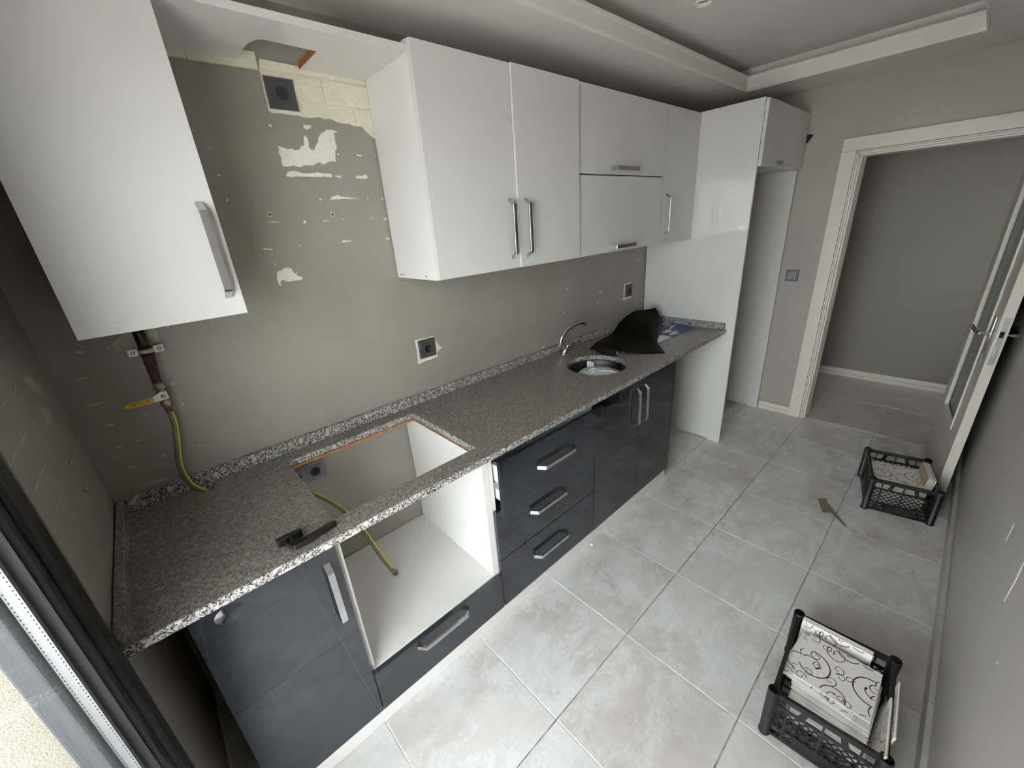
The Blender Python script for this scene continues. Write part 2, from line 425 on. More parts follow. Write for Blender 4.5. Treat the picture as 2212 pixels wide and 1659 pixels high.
def band(p0, p1, inward):
    ix, iy = inward; prof = [(0, ZS-.004), (.010, ZS-.004), (.013, ZS+.010), (.011, ZS+.060), (.016, ZS+.068), (.016, ZS+.079), (-.03, ZS+.079), (-.03, ZS+.012), (0, ZS+.012)]
    bm = B(); ra, rb = [], []
    for d, z in prof:
        dd = d if d > 0 else d
        e = .016
        sx = (p1[0]-p0[0]); L = math.hypot(sx, p1[1]-p0[1]); ux, uy = sx/L, (p1[1]-p0[1])/L
        ra.append(bm.verts.new((p0[0]+ix*dd+ux*dd, p0[1]+iy*dd+uy*dd, z))); rb.append(bm.verts.new((p1[0]+ix*dd-ux*dd, p1[1]+iy*dd-uy*dd, z)))
    n = len(prof)
    for i in range(n): bm.faces.new((ra[i], ra[(i+1) % n], rb[(i+1) % n], rb[i]))
    bm.faces.new(ra); bm.faces.new(list(reversed(rb))); bmesh.ops.recalc_face_normals(bm, faces=bm.faces[:])
    return obj('plaster_band', bm, 'white_plaster', trim)
band((TX0, TY1), (TX1, TY1), (0, -1)); band((TX1, TY1), (TX1, TY0), (-1, 0)); band((TX1, TY0), (TX0, TY0), (0, 1)); band((TX0, TY0), (TX0, TY1), (1, 0))
# inner wall of the tray behind the band is white plaster as well
bm = B()
add_box(bm, TX1+R_-.006, TX1+R_, TY0-R_+.002, TY1+R_-.002, ZS+.014, ZU-.001); obj('cove_board', bm, 'white_plaster', trim)
bm = B(); add_box(bm, TX0-R_, TX1+R_-.008, TY1+R_-.006, TY1+R_, ZS+.014, ZU-.001); obj('cove_board', bm, 'white_plaster', trim)

# peeled paint, old tile adhesive and foam residue on the walls (real thin flakes)
def ragged(pts, amp=.0011, step=.006):
    out = []
    for i, a in enumerate(pts):
        b = pts[(i+1) % len(pts)]; L = math.hypot(b[0]-a[0], b[1]-a[1]); n = max(1, int(L/step))
        for k in range(n):
            t = k/n; j = amp if k else amp*.4
            out.append((a[0]+(b[0]-a[0])*t+random.uniform(-j, j), a[1]+(b[1]-a[1])*t+random.uniform(-j, j)))
    return out
PEEL=[[(0.739,1.936),(0.755,1.932),(0.77,1.927),(0.78,1.931),(0.792,1.925),(0.807,1.929),(0.814,1.938),(0.827,1.944),(0.827,1.955),(0.835,1.974),(0.842,1.966),(0.843,1.951),(0.839,1.94),(0.844,1.931),(0.856,1.929),(0.863,1.941),(0.875,1.955),(0.881,1.972),(0.893,1.984),(0.907,1.99),(0.914,1.996),(0.935,1.998),(0.952,1.993),(0.948,1.989),(0.939,1.99),(0.937,1.965),(0.939,1.942),(0.93,1.931),(0.926,1.909),(0.925,1.897),(0.91,1.897),(0.896,1.893),(0.875,1.885),(0.866,1.893),(0.856,1.89),(0.839,1.88),(0.821,1.881),(0.81,1.88),(0.793,1.873),(0.775,1.879),(0.754,1.875),(0.74,1.875),(0.739,1.89),(0.741,1.905),(0.736,1.917),(0.742,1.925)],[(0.744,1.85),(0.753,1.859),(0.771,1.862),(0.784,1.861),(0.796,1.856),(0.818,1.855),(0.85,1.859),(0.87,1.856),(0.9,1.856),(0.899,1.845),(0.871,1.846),(0.837,1.844),(0.809,1.846),(0.784,1.845),(0.762,1.843),(0.746,1.844)],[(0.872,1.769),(0.883,1.779),(0.904,1.785),(0.918,1.779),(0.95,1.776),(0.986,1.773),(0.949,1.771),(0.909,1.771),(0.888,1.77)],[(0.631,1.531),(0.637,1.541),(0.652,1.544),(0.667,1.551),(0.684,1.546),(0.687,1.536),(0.691,1.525),(0.703,1.536),(0.694,1.522),(0.712,1.511),(0.71,1.503),(0.687,1.503),(0.662,1.501),(0.646,1.51),(0.637,1.508),(0.636,1.489),(0.629,1.498),(0.628,1.514)],[(0.986,1.846),(1.0,1.852),(1.017,1.851),(1.028,1.856),(1.037,1.849),(1.032,1.842),(0.99,1.842)],[(0.836,1.997),(0.839,2.005),(0.864,2.005),(0.859,1.996),(0.848,1.99)],[(0.883,1.621),(0.892,1.627),(0.908,1.623),(0.925,1.626),(0.918,1.62),(0.898,1.618)],[(0.911,1.85),(0.934,1.851),(0.932,1.844),(0.914,1.846)],[(0.833,1.769),(0.841,1.775),(0.845,1.768)],[(1.017,1.77),(1.024,1.775),(1.024,1.769)],[(0.726,1.994),(0.732,1.999),(0.738,1.992),(0.736,1.989)],[(0.761,1.697),(0.769,1.704),(0.773,1.699),(0.767,1.692)],[(1.007,1.924),(1.03,1.922),(1.027,1.917),(1.011,1.919)],[(0.935,1.923),(0.943,1.922),(0.942,1.918),(0.936,1.918)],[(0.611,1.622),(0.64,1.617),(0.638,1.613),(0.614,1.616)],[(0.646,1.705),(0.668,1.704),(0.689,1.701),(0.665,1.7)],[(0.831,1.698),(0.837,1.701),(0.86,1.698),(0.836,1.696)],[(0.903,1.702),(0.913,1.702),(0.908,1.698)],[(1.072,1.699),(1.088,1.698),(1.088,1.691),(1.077,1.692)],[(1.063,1.62),(1.071,1.624),(1.086,1.62),(1.084,1.616)],[(1.015,1.699),(1.022,1.702),(1.026,1.699)],[(0.63,1.601),(0.636,1.598),(0.633,1.593)],[(0.631,1.572),(0.636,1.566),(0.632,1.563)],[(0.728,1.622),(0.734,1.623),(0.732,1.619)],[(1.084,1.925),(1.088,1.923),(1.083,1.918)],[(1.079,1.775),(1.087,1.773),(1.083,1.765)],[(0.547,1.921),(0.546,1.919),(0.545,1.918),(0.543,1.918),(0.543,1.92),(0.543,1.921),(0.544,1.923),(0.546,1.923),(0.547,1.922)],[(0.55,1.844),(0.548,1.843),(0.546,1.841),(0.544,1.841),(0.543,1.843),(0.543,1.846),(0.546,1.847),(0.548,1.848),(0.55,1.847)],[(0.552,1.773),(0.551,1.77),(0.548,1.77),(0.546,1.77),(0.545,1.772),(0.546,1.774),(0.548,1.777),(0.55,1.777),(0.551,1.775)],[(2.57,1.167),(2.568,1.163),(2.561,1.163),(2.556,1.166),(2.549,1.168),(2.552,1.171),(2.554,1.175),(2.561,1.174),(2.565,1.171)],[(2.22,1.241),(2.22,1.238),(2.215,1.237),(2.209,1.238),(2.204,1.241),(2.207,1.245),(2.21,1.246),(2.215,1.248),(2.218,1.244)],[(3.056,1.324),(3.05,1.322),(3.046,1.319),(3.039,1.321),(3.033,1.324),(3.035,1.328),(3.038,1.331),(3.045,1.329),(3.052,1.328)],[(3.024,1.326),(3.024,1.322),(3.018,1.321),(3.011,1.323),(3.006,1.326),(3.008,1.329),(3.011,1.331),(3.016,1.332),(3.022,1.329)],[(3.1,1.027),(3.096,1.024),(3.09,1.024),(3.085,1.025),(3.079,1.028),(3.08,1.031),(3.085,1.032),(3.09,1.034),(3.097,1.031)],[(3.03,1.025),(3.03,1.022),(3.025,1.022),(3.019,1.023),(3.016,1.026),(3.016,1.029),(3.018,1.031),(3.025,1.032),(3.028,1.028)],[(2.538,1.097),(2.538,1.094),(2.534,1.093),(2.528,1.095),(2.526,1.098),(2.524,1.101),(2.528,1.103),(2.533,1.101),(2.538,1.1)],[(2.19,1.096),(2.189,1.094),(2.186,1.092),(2.182,1.094),(2.179,1.097),(2.18,1.099),(2.182,1.102),(2.186,1.1),(2.189,1.098)],[(1.983,0.923),(1.981,0.921),(1.977,0.92),(1.972,0.921),(1.969,0.925),(1.972,0.927),(1.974,0.93),(1.978,0.93),(1.982,0.927)],[(1.904,0.952),(1.902,0.95),(1.899,0.951),(1.897,0.951),(1.894,0.953),(1.895,0.955),(1.896,0.957),(1.9,0.957),(1.903,0.955)],[(2.691,1.15),(2.689,1.147),(2.684,1.147),(2.678,1.147),(2.676,1.151),(2.674,1.154),(2.679,1.155),(2.684,1.156),(2.689,1.153)],[(2.667,1.208),(2.665,1.206),(2.661,1.206),(2.657,1.206),(2.655,1.209),(2.654,1.211),(2.658,1.212),(2.661,1.212),(2.664,1.211)]]
SMUDGE=[[(0.092,1.383),(0.088,1.381),(0.081,1.38),(0.075,1.383),(0.072,1.387),(0.071,1.39),(0.076,1.393),(0.085,1.391),(0.093,1.387)],[(0.071,1.312),(0.07,1.31),(0.061,1.309),(0.053,1.309),(0.048,1.311),(0.048,1.313),(0.051,1.315),(0.063,1.316),(0.072,1.314)],[(0.084,1.23),(0.074,1.228),(0.064,1.226),(0.05,1.225),(0.04,1.227),(0.04,1.231),(0.05,1.233),(0.064,1.233),(0.077,1.233)],[(0.08,1.156),(0.077,1.154),(0.071,1.153),(0.066,1.154),(0.064,1.156),(0.061,1.159),(0.066,1.162),(0.073,1.161),(0.077,1.159)],[(0.075,1.08),(0.071,1.078),(0.067,1.076),(0.061,1.078),(0.06,1.082),(0.06,1.085),(0.064,1.087),(0.069,1.086),(0.071,1.083)],[(0.122,1.083),(0.121,1.08),(0.114,1.08),(0.109,1.081),(0.104,1.082),(0.106,1.085),(0.109,1.088),(0.116,1.088),(0.12,1.086)],[(0.162,1.159),(0.158,1.158),(0.155,1.157),(0.151,1.159),(0.148,1.161),(0.15,1.163),(0.152,1.164),(0.157,1.164),(0.159,1.162)],[(0.083,1.004),(0.081,1.001),(0.073,1.002),(0.067,1.003),(0.063,1.006),(0.061,1.009),(0.067,1.011),(0.074,1.01),(0.08,1.008)],[(0.159,1.009),(0.158,1.005),(0.154,1.005),(0.149,1.005),(0.146,1.009),(0.147,1.014),(0.151,1.016),(0.156,1.016),(0.158,1.012)],[(0.254,1.006),(0.253,1.003),(0.25,1.003),(0.248,1.005),(0.246,1.008),(0.248,1.01),(0.25,1.011),(0.252,1.01),(0.254,1.008)],[(0.254,1.161),(0.252,1.159),(0.249,1.158),(0.246,1.158),(0.246,1.162),(0.247,1.164),(0.249,1.166),(0.252,1.166),(0.254,1.164)],[(0.254,1.236),(0.251,1.234),(0.247,1.233),(0.24,1.233),(0.238,1.236),(0.239,1.238),(0.243,1.239),(0.247,1.239),(0.252,1.238)],[(0.198,1.307),(0.195,1.306),(0.192,1.306),(0.188,1.306),(0.187,1.309),(0.186,1.313),(0.191,1.313),(0.194,1.313),(0.198,1.311)],[(0.145,0.929),(0.144,0.925),(0.118,0.926),(0.099,0.929),(0.084,0.932),(0.09,0.935),(0.098,0.937),(0.119,0.936),(0.144,0.933)],[(0.147,1.384),(0.144,1.381),(0.139,1.38),(0.135,1.38),(0.133,1.383),(0.133,1.385),(0.136,1.387),(0.141,1.389),(0.144,1.386)]]
PIPEPLATE=[(0.149,1.396),(0.163,1.403),(0.173,1.407),(0.191,1.432),(0.257,1.418),(0.256,1.375),(0.231,1.373),(0.2,1.366),(0.178,1.363),(0.15,1.372)]
LEFTP=[[(-0.243,1.392),(-0.176,1.377),(-0.153,1.355),(-0.124,1.332),(-0.155,1.327),(-0.185,1.332),(-0.219,1.357),(-0.241,1.375)],[(-0.246,1.322),(-0.232,1.308),(-0.18,1.3),(-0.18,1.286),(-0.187,1.27),(-0.209,1.264),(-0.241,1.267),(-0.248,1.285)],[(-0.43,1.314),(-0.467,1.316),(-0.499,1.315),(-0.525,1.312),(-0.493,1.311),(-0.46,1.311)],[(-0.539,1.315),(-0.56,1.316),(-0.579,1.315),(-0.593,1.311),(-0.573,1.311),(-0.555,1.312)],[(-0.439,1.241),(-0.47,1.242),(-0.498,1.243),(-0.518,1.239),(-0.49,1.238),(-0.463,1.238)],[(-0.524,1.239),(-0.549,1.242),(-0.571,1.242),(-0.587,1.24),(-0.565,1.238),(-0.543,1.237)],[(-0.401,1.166),(-0.451,1.17),(-0.494,1.172),(-0.528,1.169),(-0.486,1.166),(-0.442,1.164)],[(-0.424,1.387),(-0.453,1.389),(-0.479,1.389),(-0.501,1.386),(-0.475,1.385),(-0.448,1.385)],[(-0.35,1.395),(-0.362,1.392),(-0.37,1.388),(-0.368,1.382),(-0.357,1.385),(-0.349,1.39)],[(-0.339,1.306),(-0.356,1.307),(-0.365,1.312),(-0.365,1.315),(-0.349,1.314),(-0.339,1.309)],[(0.001,1.364),(-0.037,1.364),(-0.057,1.371),(-0.057,1.377),(-0.02,1.376),(0.003,1.369)],[(-0.238,1.231),(-0.257,1.231),(-0.262,1.236),(-0.258,1.24),(-0.24,1.239),(-0.233,1.234)],[(-0.106,1.141),(-0.136,1.146),(-0.153,1.156),(-0.154,1.161),(-0.126,1.155),(-0.106,1.145)],[(-0.208,1.066),(-0.23,1.072),(-0.242,1.08),(-0.243,1.085),(-0.221,1.079),(-0.207,1.07)],[(-0.223,1.152),(-0.238,1.155),(-0.246,1.16),(-0.244,1.163),(-0.229,1.16),(-0.221,1.155)],[(-0.108,1.298),(-0.132,1.301),(-0.148,1.307),(-0.15,1.311),(-0.127,1.308),(-0.109,1.302)],[(-0.116,1.219),(-0.138,1.222),(-0.153,1.229),(-0.154,1.233),(-0.132,1.229),(-0.116,1.222)],[(-0.014,1.22),(-0.045,1.222),(-0.06,1.23),(-0.057,1.235),(-0.027,1.232),(-0.011,1.224)],[(-0.602,1.309),(-0.61,1.309),(-0.615,1.312),(-0.614,1.314),(-0.606,1.313),(-0.601,1.31)]]
FOAM=[(0.747,2.174),(0.74,2.144),(0.739,2.114),(0.738,2.067),(0.738,2.035),(0.746,2.03),(0.773,2.031),(0.804,2.03),(0.828,2.03),(0.843,2.027),(0.868,2.027),(0.895,2.032),(0.915,2.028),(0.934,2.031),(0.954,2.024),(0.976,2.02),(1.004,2.02),(1.017,2.015),(1.046,2.016),(1.062,2.001),(1.075,1.989),(1.091,1.98),(1.09,2.166)]
for i, p in enumerate(PEEL):
    big = i < 4; bm = B(); add_prism(bm, ragged(p) if i < 8 else p, 'y', .0004, -.0016 if big else -.001)
    obj('paint_peel' if big else 'plaster_fleck', bm, 'peeled_plaster', wall_back)
for p in SMUDGE:
    bm = B(); add_prism(bm, p, 'y', .0004, -.001); obj('adhesive_smear', bm, 'old_adhesive', wall_back)
bm = B(); add_prism(bm, ragged(PIPEPLATE, .0015, .012), 'y', .0004, -.004); obj('foam_remnant', bm, 'old_adhesive', wall_back)
for p in LEFTP:
    bm = B(); add_prism(bm, p, 'x', -.0004, .0012); obj('adhesive_smear', bm, 'old_adhesive', wall_left)
for cx, cz, s in ((1.18, 1.12, 1), (2.903, 1.127, 1)):          # broken plaster rim round two sockets
    pts = [(-.056, .054), (-.054, .0), (-.056, -.05), (-.066, -.055), (-.05, -.066), (-.03, -.060), (.02, -.058), (.052, -.055), (.05, -.03), (.052, .02), (.03, .054), (-.02, .053)]
    if cx < 2: pts = pts[:8]+[(.05, -.032), (.083, -.018), (.05, .022), (.048, .05), (-.02, .05)]
    bm = B(); add_prism(bm, ragged([(cx+a, cz+b) for a, b in pts], .002, .012), 'y', .0004, -.0022); obj('plaster_rim', bm, 'peeled_plaster', wall_back)
for cx, cz in ((.660, 1.727), (.871, 1.719)):                     # two old screw holes with plugs
    bm = B(); add_lathe(bm, [(.0035, -.0025), (.0065, -.0025), (.0085, -.0005), (.0085, .0005), (.0035, .0005)], 14, (cx, 0, cz), 'y', True); obj('wall_plug', bm, 'old_adhesive', wall_back)
    bm = B(); add_lathe(bm, [(.0001, -.0012), (.0038, -.0012)], 12, (cx, 0, cz), 'y'); obj('plug_hole', bm, 'dark_gap', wall_back)
for pts in ([(1.878, .755), (1.884, .74), (1.882, .70), (1.876, .69), (1.874, .72)], [(1.629, .80), (1.636, .75), (1.634, .68), (1.627, .665), (1.622, .73)], [(1.457, .622), (1.462, .618), (1.459, .612)]):
    bm = B(); add_prism(bm, pts, 'y', YF-.0004, YF+.001); obj('paint_chip', bm, 'peeled_plaster', wall_front)

# cream foam brick panel left around the upper socket: every brick its own piece
def clip(poly, x0, x1, z0, z1):
    def cut(pl, inside, inter):
        out = []
        for i, a in enumerate(pl):
            b = pl[(i+1) % len(pl)]
            if inside(a):
                out.append(a)
                if not inside(b): out.append(inter(a, b))
            elif inside(b): out.append(inter(a, b))
        return out
    lx = lambda v: (lambda a, b: (v, a[1]+(b[1]-a[1])*(v-a[0])/(b[0]-a[0])))
    lz = lambda v: (lambda a, b: (a[0]+(b[0]-a[0])*(v-a[1])/(b[1]-a[1]), v))
    for ins, it in ((lambda p: p[0] >= x0, lx(x0)), (lambda p: p[0] <= x1, lx(x1)), (lambda p: p[1] >= z0, lz(z0)), (lambda p: p[1] <= z1, lz(z1))):
        poly = cut(poly, ins, it)
        if not poly: return []
    return poly
bm = B(); add_prism(bm, FOAM, 'y', .0004, -.003); obj('foam_backing', bm, 'cream_foam_panel', wall_back)
def foam_brick(poly):
    if len(poly) < 3: return
    bm = B(); add_prism(bm, poly, 'y', -.0028, -.0075); obj('foam_brick', bm, 'cream_foam_panel', wall_back)
g = .0022
for z0, z1, cuts in ((2.147, 2.20, [.735, .80, 1.0, 1.2]), (2.072, 2.144, [.735, .927, 1.2]), (2.0, 2.069, [.735, .841, 1.024, 1.2]), (1.94, 1.997, [.9, 1.2])):
    for a, b in zip(cuts, cuts[1:]): foam_brick(clip(FOAM, a+g, b-g, z0+g*.6, z1-g*.6))
for a, b in ((.46, .552), (.554, .737)):
    bm = B(); add_prism(bm, ragged([(a, 2.142), (b, 2.144), (b, 2.19), (a, 2.19)], .0008, .02), 'y', .0004, -.006); obj('foam_brick', bm, 'cream_foam_panel', wall_back)

# baseboards
def skirting(name, x0, x1, y0, y1, h, mat, label, axis):
    s = thing(name, label, None, (x0, y0, 0), kind='structure')
    if axis == 'y': box('skirting_tile', x0, x1, y0, y1, 0, h, mat, s, .002); 
    return s
bb = tag(obj('baseboard_right', add_box(add_box(B(), 3.934, XR, -.925, -.69, 0, .028, .001), 3.940, XR, -.925, -.69, .030, .066, .003), 'cream_door_lacquer'), 'short white skirting between fridge housing and doorway', kind='structure')
bh = tag(obj('baseboard_hall', add_box(add_box(B(), 5.178, 5.2, -2.6, .18, 0, .030, .001), 5.184, 5.2, -2.6, .18, .032, .072, .003), 'cream_door_lacquer'), 'white skirting along the hall wall', kind='structure')
bf = thing('baseboard_front', 'tile skirting painted grey along the wall opposite the cupboards', None, (0, YF, 0), kind='structure')
for i in range(9):
    a, b = TX[i], min(TX[i+1], 3.9); box('skirting_tile', a+.001, b-.001, YF, YF+.017, 0, .078, 'grey_wall_paint', bf, .003)

# doorway casing (trim_2) and the open door (door_1)
tr = thing('trim_2', 'cream moulded casing round the hall doorway', None, (XR, -.92, 0), kind='structure')
YA, YB, ZD = -.922, -1.90, 2.006                         # outer casing left, right, top
def casing(poly_y, name='casing_board'):
    pass
W_ = .078
def upright(y0, y1, x0, z1, nm): box(nm, x0, XR+.001, min(y0, y1), max(y0, y1), 0, z1, 'cream_door_lacquer', tr, .002)
upright(YA, YA-W_, 3.926, ZD-W_, 'casing_board'); upright(YB, YB+W_, 3.926, ZD-W_, 'casing_board')
box('casing_board', 3.926, XR+.001, YB, YA, ZD-W_+.001, ZD, 'cream_door_lacquer', tr, .002)
for k, (d0, d1, x0) in enumerate(((.0790, .0870, 3.936), (.0890, .1010, 3.932), (.1025, .1120, 3.950))):   # stepped grooves of the jamb
    upright(YA-d0, YA-d1, x0, ZD-d0, 'jamb_strip'); upright(YB+d0, YB+d1, x0, ZD-d0, 'jamb_strip')
    box('jamb_strip', x0, XR+.001, YB+d0, YA-d0, ZD-d1, ZD-d0, 'cream_door_lacquer', tr, .001)
bm = B(); add_box(bm, XR+.001, 4.10, YA-.112, YA-.079, 0, ZD-.079); add_box(bm, XR+.001, 4.10, YB+.079, YB+.112, 0, ZD-.079); add_box(bm, XR+.001, 4.10, YB+.112, YA-.112, ZD-.112, ZD-.079)
obj('jamb', bm, 'cream_door_lacquer', tr)
# door leaf: local x runs from the hinge to the free edge, local y towards the hall side/front wall, z up
ang = math.radians(-173.48)
door = thing('door_1', 'cream inner door with a tall glass pane, standing open against the grey wall', None, mat=Matrix.Translation((3.957, -1.745, .008)) @ Matrix.Rotation(ang, 4, 'Z'), kind='structure')
DW, DT, DH = .702, .040, 1.90
# local +y of the leaf points to the front wall side after rotation: face towards kitchen is local y=0 -> thickness to +y
GX0, GX1, GZ0, GZ1 = .135, .535, .37, 1.74
bm = B(); add_box(bm, 0, GX0, 0, DT, 0, DH); add_box(bm, GX1, DW, 0, DT, 0, DH); add_box(bm, GX0, GX1, 0, DT, 0, GZ0); add_box(bm, GX0, GX1, 0, DT, GZ1, DH)
bmesh.ops.remove_doubles(bm, verts=bm.verts[:], dist=1e-5)
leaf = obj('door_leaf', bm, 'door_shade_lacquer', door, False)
box('leaf_edge', DW, DW+.0015, .0005, DT-.0005, 0, DH, 'cream_door_lacquer', door, 0, False)
for yy, s in ((0, -1), (DT, 1)):
    bm = B(); t = .018
    for a in ((GX0-.002, GX0+t, GZ0, GZ1), (GX1-t, GX1+.002, GZ0, GZ1), (GX0+t, GX1-t, GZ0-.002, GZ0+t), (GX0+t, GX1-t, GZ1-t, GZ1+.002)):
        y0, y1 = sorted((yy+s*.006, yy-s*.012)); add_box(bm, a[0], a[1], y0, y1, a[2], a[3], .002)
    obj('glazing_bead', bm, 'cream_door_lacquer', door, False)
box('glass_pane', GX0, GX1, .017, .023, GZ0, GZ1, 'frosted_glass', door, 0, False)
for yy, s in ((0, -1), (DT, 1)):
    y0, y1 = sorted((yy, yy+s*.009))
    pl = box('handle_plate', .612, .650, y0, y1, .80, 1.045, 'chrome', door, .004, False)
    bm = B(); add_tube(bm, smooth_path([(.632, yy, .955), (.632, yy+s*.03, .955), (.630, yy+s*.045, .955), (.60, yy+s*.050, .955), (.56, yy+s*.050, .953), (.53, yy+s*.053, .957), (.51, yy+s*.058, .966)], 5), .0085, 10)
    obj('door_handle', bm, 'chrome', pl, False)
lp = box('lock_plate', DW+.0014, DW+.004, .009, .031, .815, 1.055, 'satin_steel', door, .0008, False)
box('latch', DW+.003, DW+.0046, .013, .027, .955, .985, 'dark_gap', lp, 0, False)
box('bolt', DW+.003, DW+.007, .016, .024, .865, .905, 'satin_steel', lp, .001, False)

# balcony door in the left wall (window_1): fixed frame, sash, double glazing with its perforated spacer
win = thing('window_1', 'dark grey balcony door frame with double glazing and light spacer bar', None, (0, -.61, 0), kind='structure')
WY0, WY1, WZ1 = YF+.004, -.612, 2.178
def ring(bm, y0, y1, z0, z1, w, x0, x1, bev=.003):
    add_box(bm, x0, x1, y1-w, y1, z0, z1, bev); add_box(bm, x0, x1, y0, y0+w, z0, z1, bev)
    add_box(bm, x0, x1, y0+w, y1-w, z0, z0+w, bev); add_box(bm, x0, x1, y0+w, y1-w, z1-w, z1, bev)
bm = B(); ring(bm, WY0, WY1, .0, WZ1, .062, -.075, -.004, .004); obj('outer_frame', bm, 'dark_frame_plastic', win)
bm = B(); ring(bm, WY0+.058, WY1-.058, .045, WZ1-.058, .012, -.06, .010, .002); obj('frame_gasket', bm, 'rubber_gasket', win)
bm = B(); ring(bm, WY0+.064, WY1-.064, .055, WZ1-.064, .062, -.07, .016, .010); obj('sash', bm, 'dark_frame_plastic', win)
bm = B(); ring(bm, WY0+.122, WY1-.122, .113, WZ1-.122, .028, -.05, .006, .009); obj('glazing_bead', bm, 'dark_frame_plastic', win)
bm = B(); ring(bm, WY0+.148, WY1-.148, .139, WZ1-.148, .006, -.03, -.004, .001); obj('glass_gasket', bm, 'rubber_gasket', win)
bm = B(); ring(bm, WY0+.154, WY1-.154, .145, WZ1-.154, .013, -.037, -.021, 0); sp = obj('spacer_bar', bm, 'spacer_bar', win)
bm = B()
for z in [.2+.009*i for i in range(150)]:
    for xx in (-.0235, -.0345): add_box(bm, xx-.0007, xx+.0007, WY1-.1676, WY1-.1668, z, z+.0020)
hs = obj('spacer_hole', bm, 'dark_gap', sp); hs['kind'] = 'stuff'
box('glass_pane', -.021, -.017, WY0+.15, WY1-.15, .142, WZ1-.15, 'window_glass', win); box('glass_pane', -.041, -.037, WY0+.15, WY1-.15, .142, WZ1-.15, 'window_glass', win)
bm = B(); ring(bm, WY0+.13, WY1-.13, .12, WZ1-.13, .055, -.073, -.043, .004); obj('outer_rebate', bm, 'outer_rebate', win)

wall_outside = tag(box('wall_outside', -1.6, -.08, -.60, -.3, -.3, 2.75, 'pebble_stucco'), 'pale pebble-stucco side wall of the balcony beyond the glass', kind='structure')
tag(box('balcony_floor', -1.5, -.1, -2.4, -.60, -.25, -.03, 'balcony_floor'), 'pale balcony floor outside the glass door', kind='structure')['kind'] = 'structure'
tag(box('ground_outside', -80, 80, -80, 80, -3.4, -3.2, 'outside_ground'), 'distant ground below the balcony', kind='structure')
tag(box('ceiling_sky_blocker', -1.5, -.12, -2.8, -.30, 2.72, 2.87, 'balcony_floor'), 'unseen slab added over the balcony to block steep sky light', kind='structure')  # out of view, added to cut steep sky light falling near the door

# ------------------------------------------------------------------ kitchen cupboards
HB = {}
def handle_mesh(L, w=.0175):
    if L in HB: return HB[L]
    e = .038; d = .031; t = .007
    pts = [(0, 0), (e*.62, d), (L-e*.62, d), (L, 0), (L-.012, 0), (L-e*.62-.004, d-t), (e*.62+.004, d-t), (.012, 0)]
    bm = B(); add_prism(bm, pts, 'z', -w/2, w/2); bmesh.ops.dissolve_limit(bm, angle_limit=.01, verts=bm.verts[:], edges=bm.edges[:])
    bmesh.ops.bevel(bm, geom=bm.edges[:], offset=.0011, segments=2, affect='EDGES')
    me = bpy.data.meshes.new('handle'); bm.to_mesh(me); bm.free(); me.materials.append(MATS['chrome']); HB[L] = me; return me
def handle(parent, x, y, z, L, vertical):
    """strap handle centred at (x, z) on a front at world y, standing out towards -y"""
    o = bpy.data.objects.new('handle', handle_mesh(L)); COL.objects.link(o); o.parent = parent
    if vertical:   # local x -> world z, local y -> world -y, local z -> x
        M = Matrix(((0, 0, 1, x), (0, -1, 0, y), (1, 0, 0, z-L/2), (0, 0, 0, 1)))
        M = Matrix(((0, 0, -1, x), (0, -1, 0, y), (-1, 0, 0, z+L/2), (0, 0, 0, 1)))
    else:
        M = Matrix(((1, 0, 0, x-L/2), (0, -1, 0, y), (0, 0, -1, z), (0, 0, 0, 1)))
    o.matrix_local = wm(parent).inverted() @ M
    return o
def front(name, x0, x1, z0, z1, y, mat, root, gap=.0019, t=.018):
    return box(name, x0+gap, x1-gap, y, y+t, z0+gap, z1-gap, mat, root, .0009)
def carcass(x0, x1, y0, y1, z0, z1, mat, root, t=.018, back=True, shelf=None, open_top=False):
    bm = B(); add_box(bm, x0, x0+t, y0, y1, z0, z1); add_box(bm, x1-t, x1, y0, y1, z0, z1)
    add_box(bm, x0+t, x1-t, y0, y1, z0, z0+t)
    if not open_top: add_box(bm, x0+t, x1-t, y0, y1, z1-t, z1)
    if back: add_box(bm, x0+t, x1-t, y1-.006, y1, z0+t, z1-t)
    for s in (shelf or []): add_box(bm, x0+t, x1-t, y0+.02, y1, s, s+t)
    return obj('carcass', bm, mat, root)
yb = -.0085
# wall cupboard at the left, its door with one handle
c = thing('wall_cupboard', 'white gloss wall cupboard by the balcony door, above the gas pipe', 'cupboard', (.29, -.16, ZU0), group='white wall cupboards')
carcass(.119, .459, YU+.019, yb, ZU0, ZUT, 'white_melamine', c)
d = front('door', .118, .460, ZU0, ZUT, YU, 'white_lacquer', c); handle(d, .427, YU, 1.627, .237, True)
# board with the hood cut-out between the cupboards
s = thing('hood_board', 'white board with a rough hood cut-out bridging the two wall cupboards', 'board', (.77, -.16, 2.163))
bm = B(); add_slab(bm, [(.461, -.3165), (1.089, -.3165), (1.089, yb), (.863, yb), (.863, -.178), (.715, -.184), (.700, -.172), (.690, -.148), (.685, -.12), (.684, yb), (.461, yb)], [], 2.163, 2.1815)
obj('board', bm, 'white_lacquer', s); box('raw_edge', .8612, .8632, -.177, yb, 2.1632, 2.1812, 'raw_chipboard', s)
# two-door cupboard
c = thing('wall_cupboard', 'white gloss wall cupboard with two tall doors right of the hood gap', 'cupboard', (1.5, -.16, ZU0), group='white wall cupboards')
carcass(1.0905, 1.911, YU+.019, yb, ZU0, ZUT, 'white_melamine', c)
d = front('door', 1.0895, 1.507, ZU0, ZUT, YU, 'white_lacquer', c); handle(d, 1.468, YU, 1.620, .237, True)
d = front('door', 1.507, 1.912, ZU0, ZUT, YU-.009, 'white_lacquer', c); handle(d, 1.549, YU-.009, 1.620, .237, True)
for y in (-.04, -.06, -.24):
    bm = B(); add_lathe(bm, [(.0001, -.0012), (.003, -.0012), (.003, .0005)], 10, (1.0905, y, 1.474), 'x'); obj('screw_hole', bm, 'socket_dark', c)
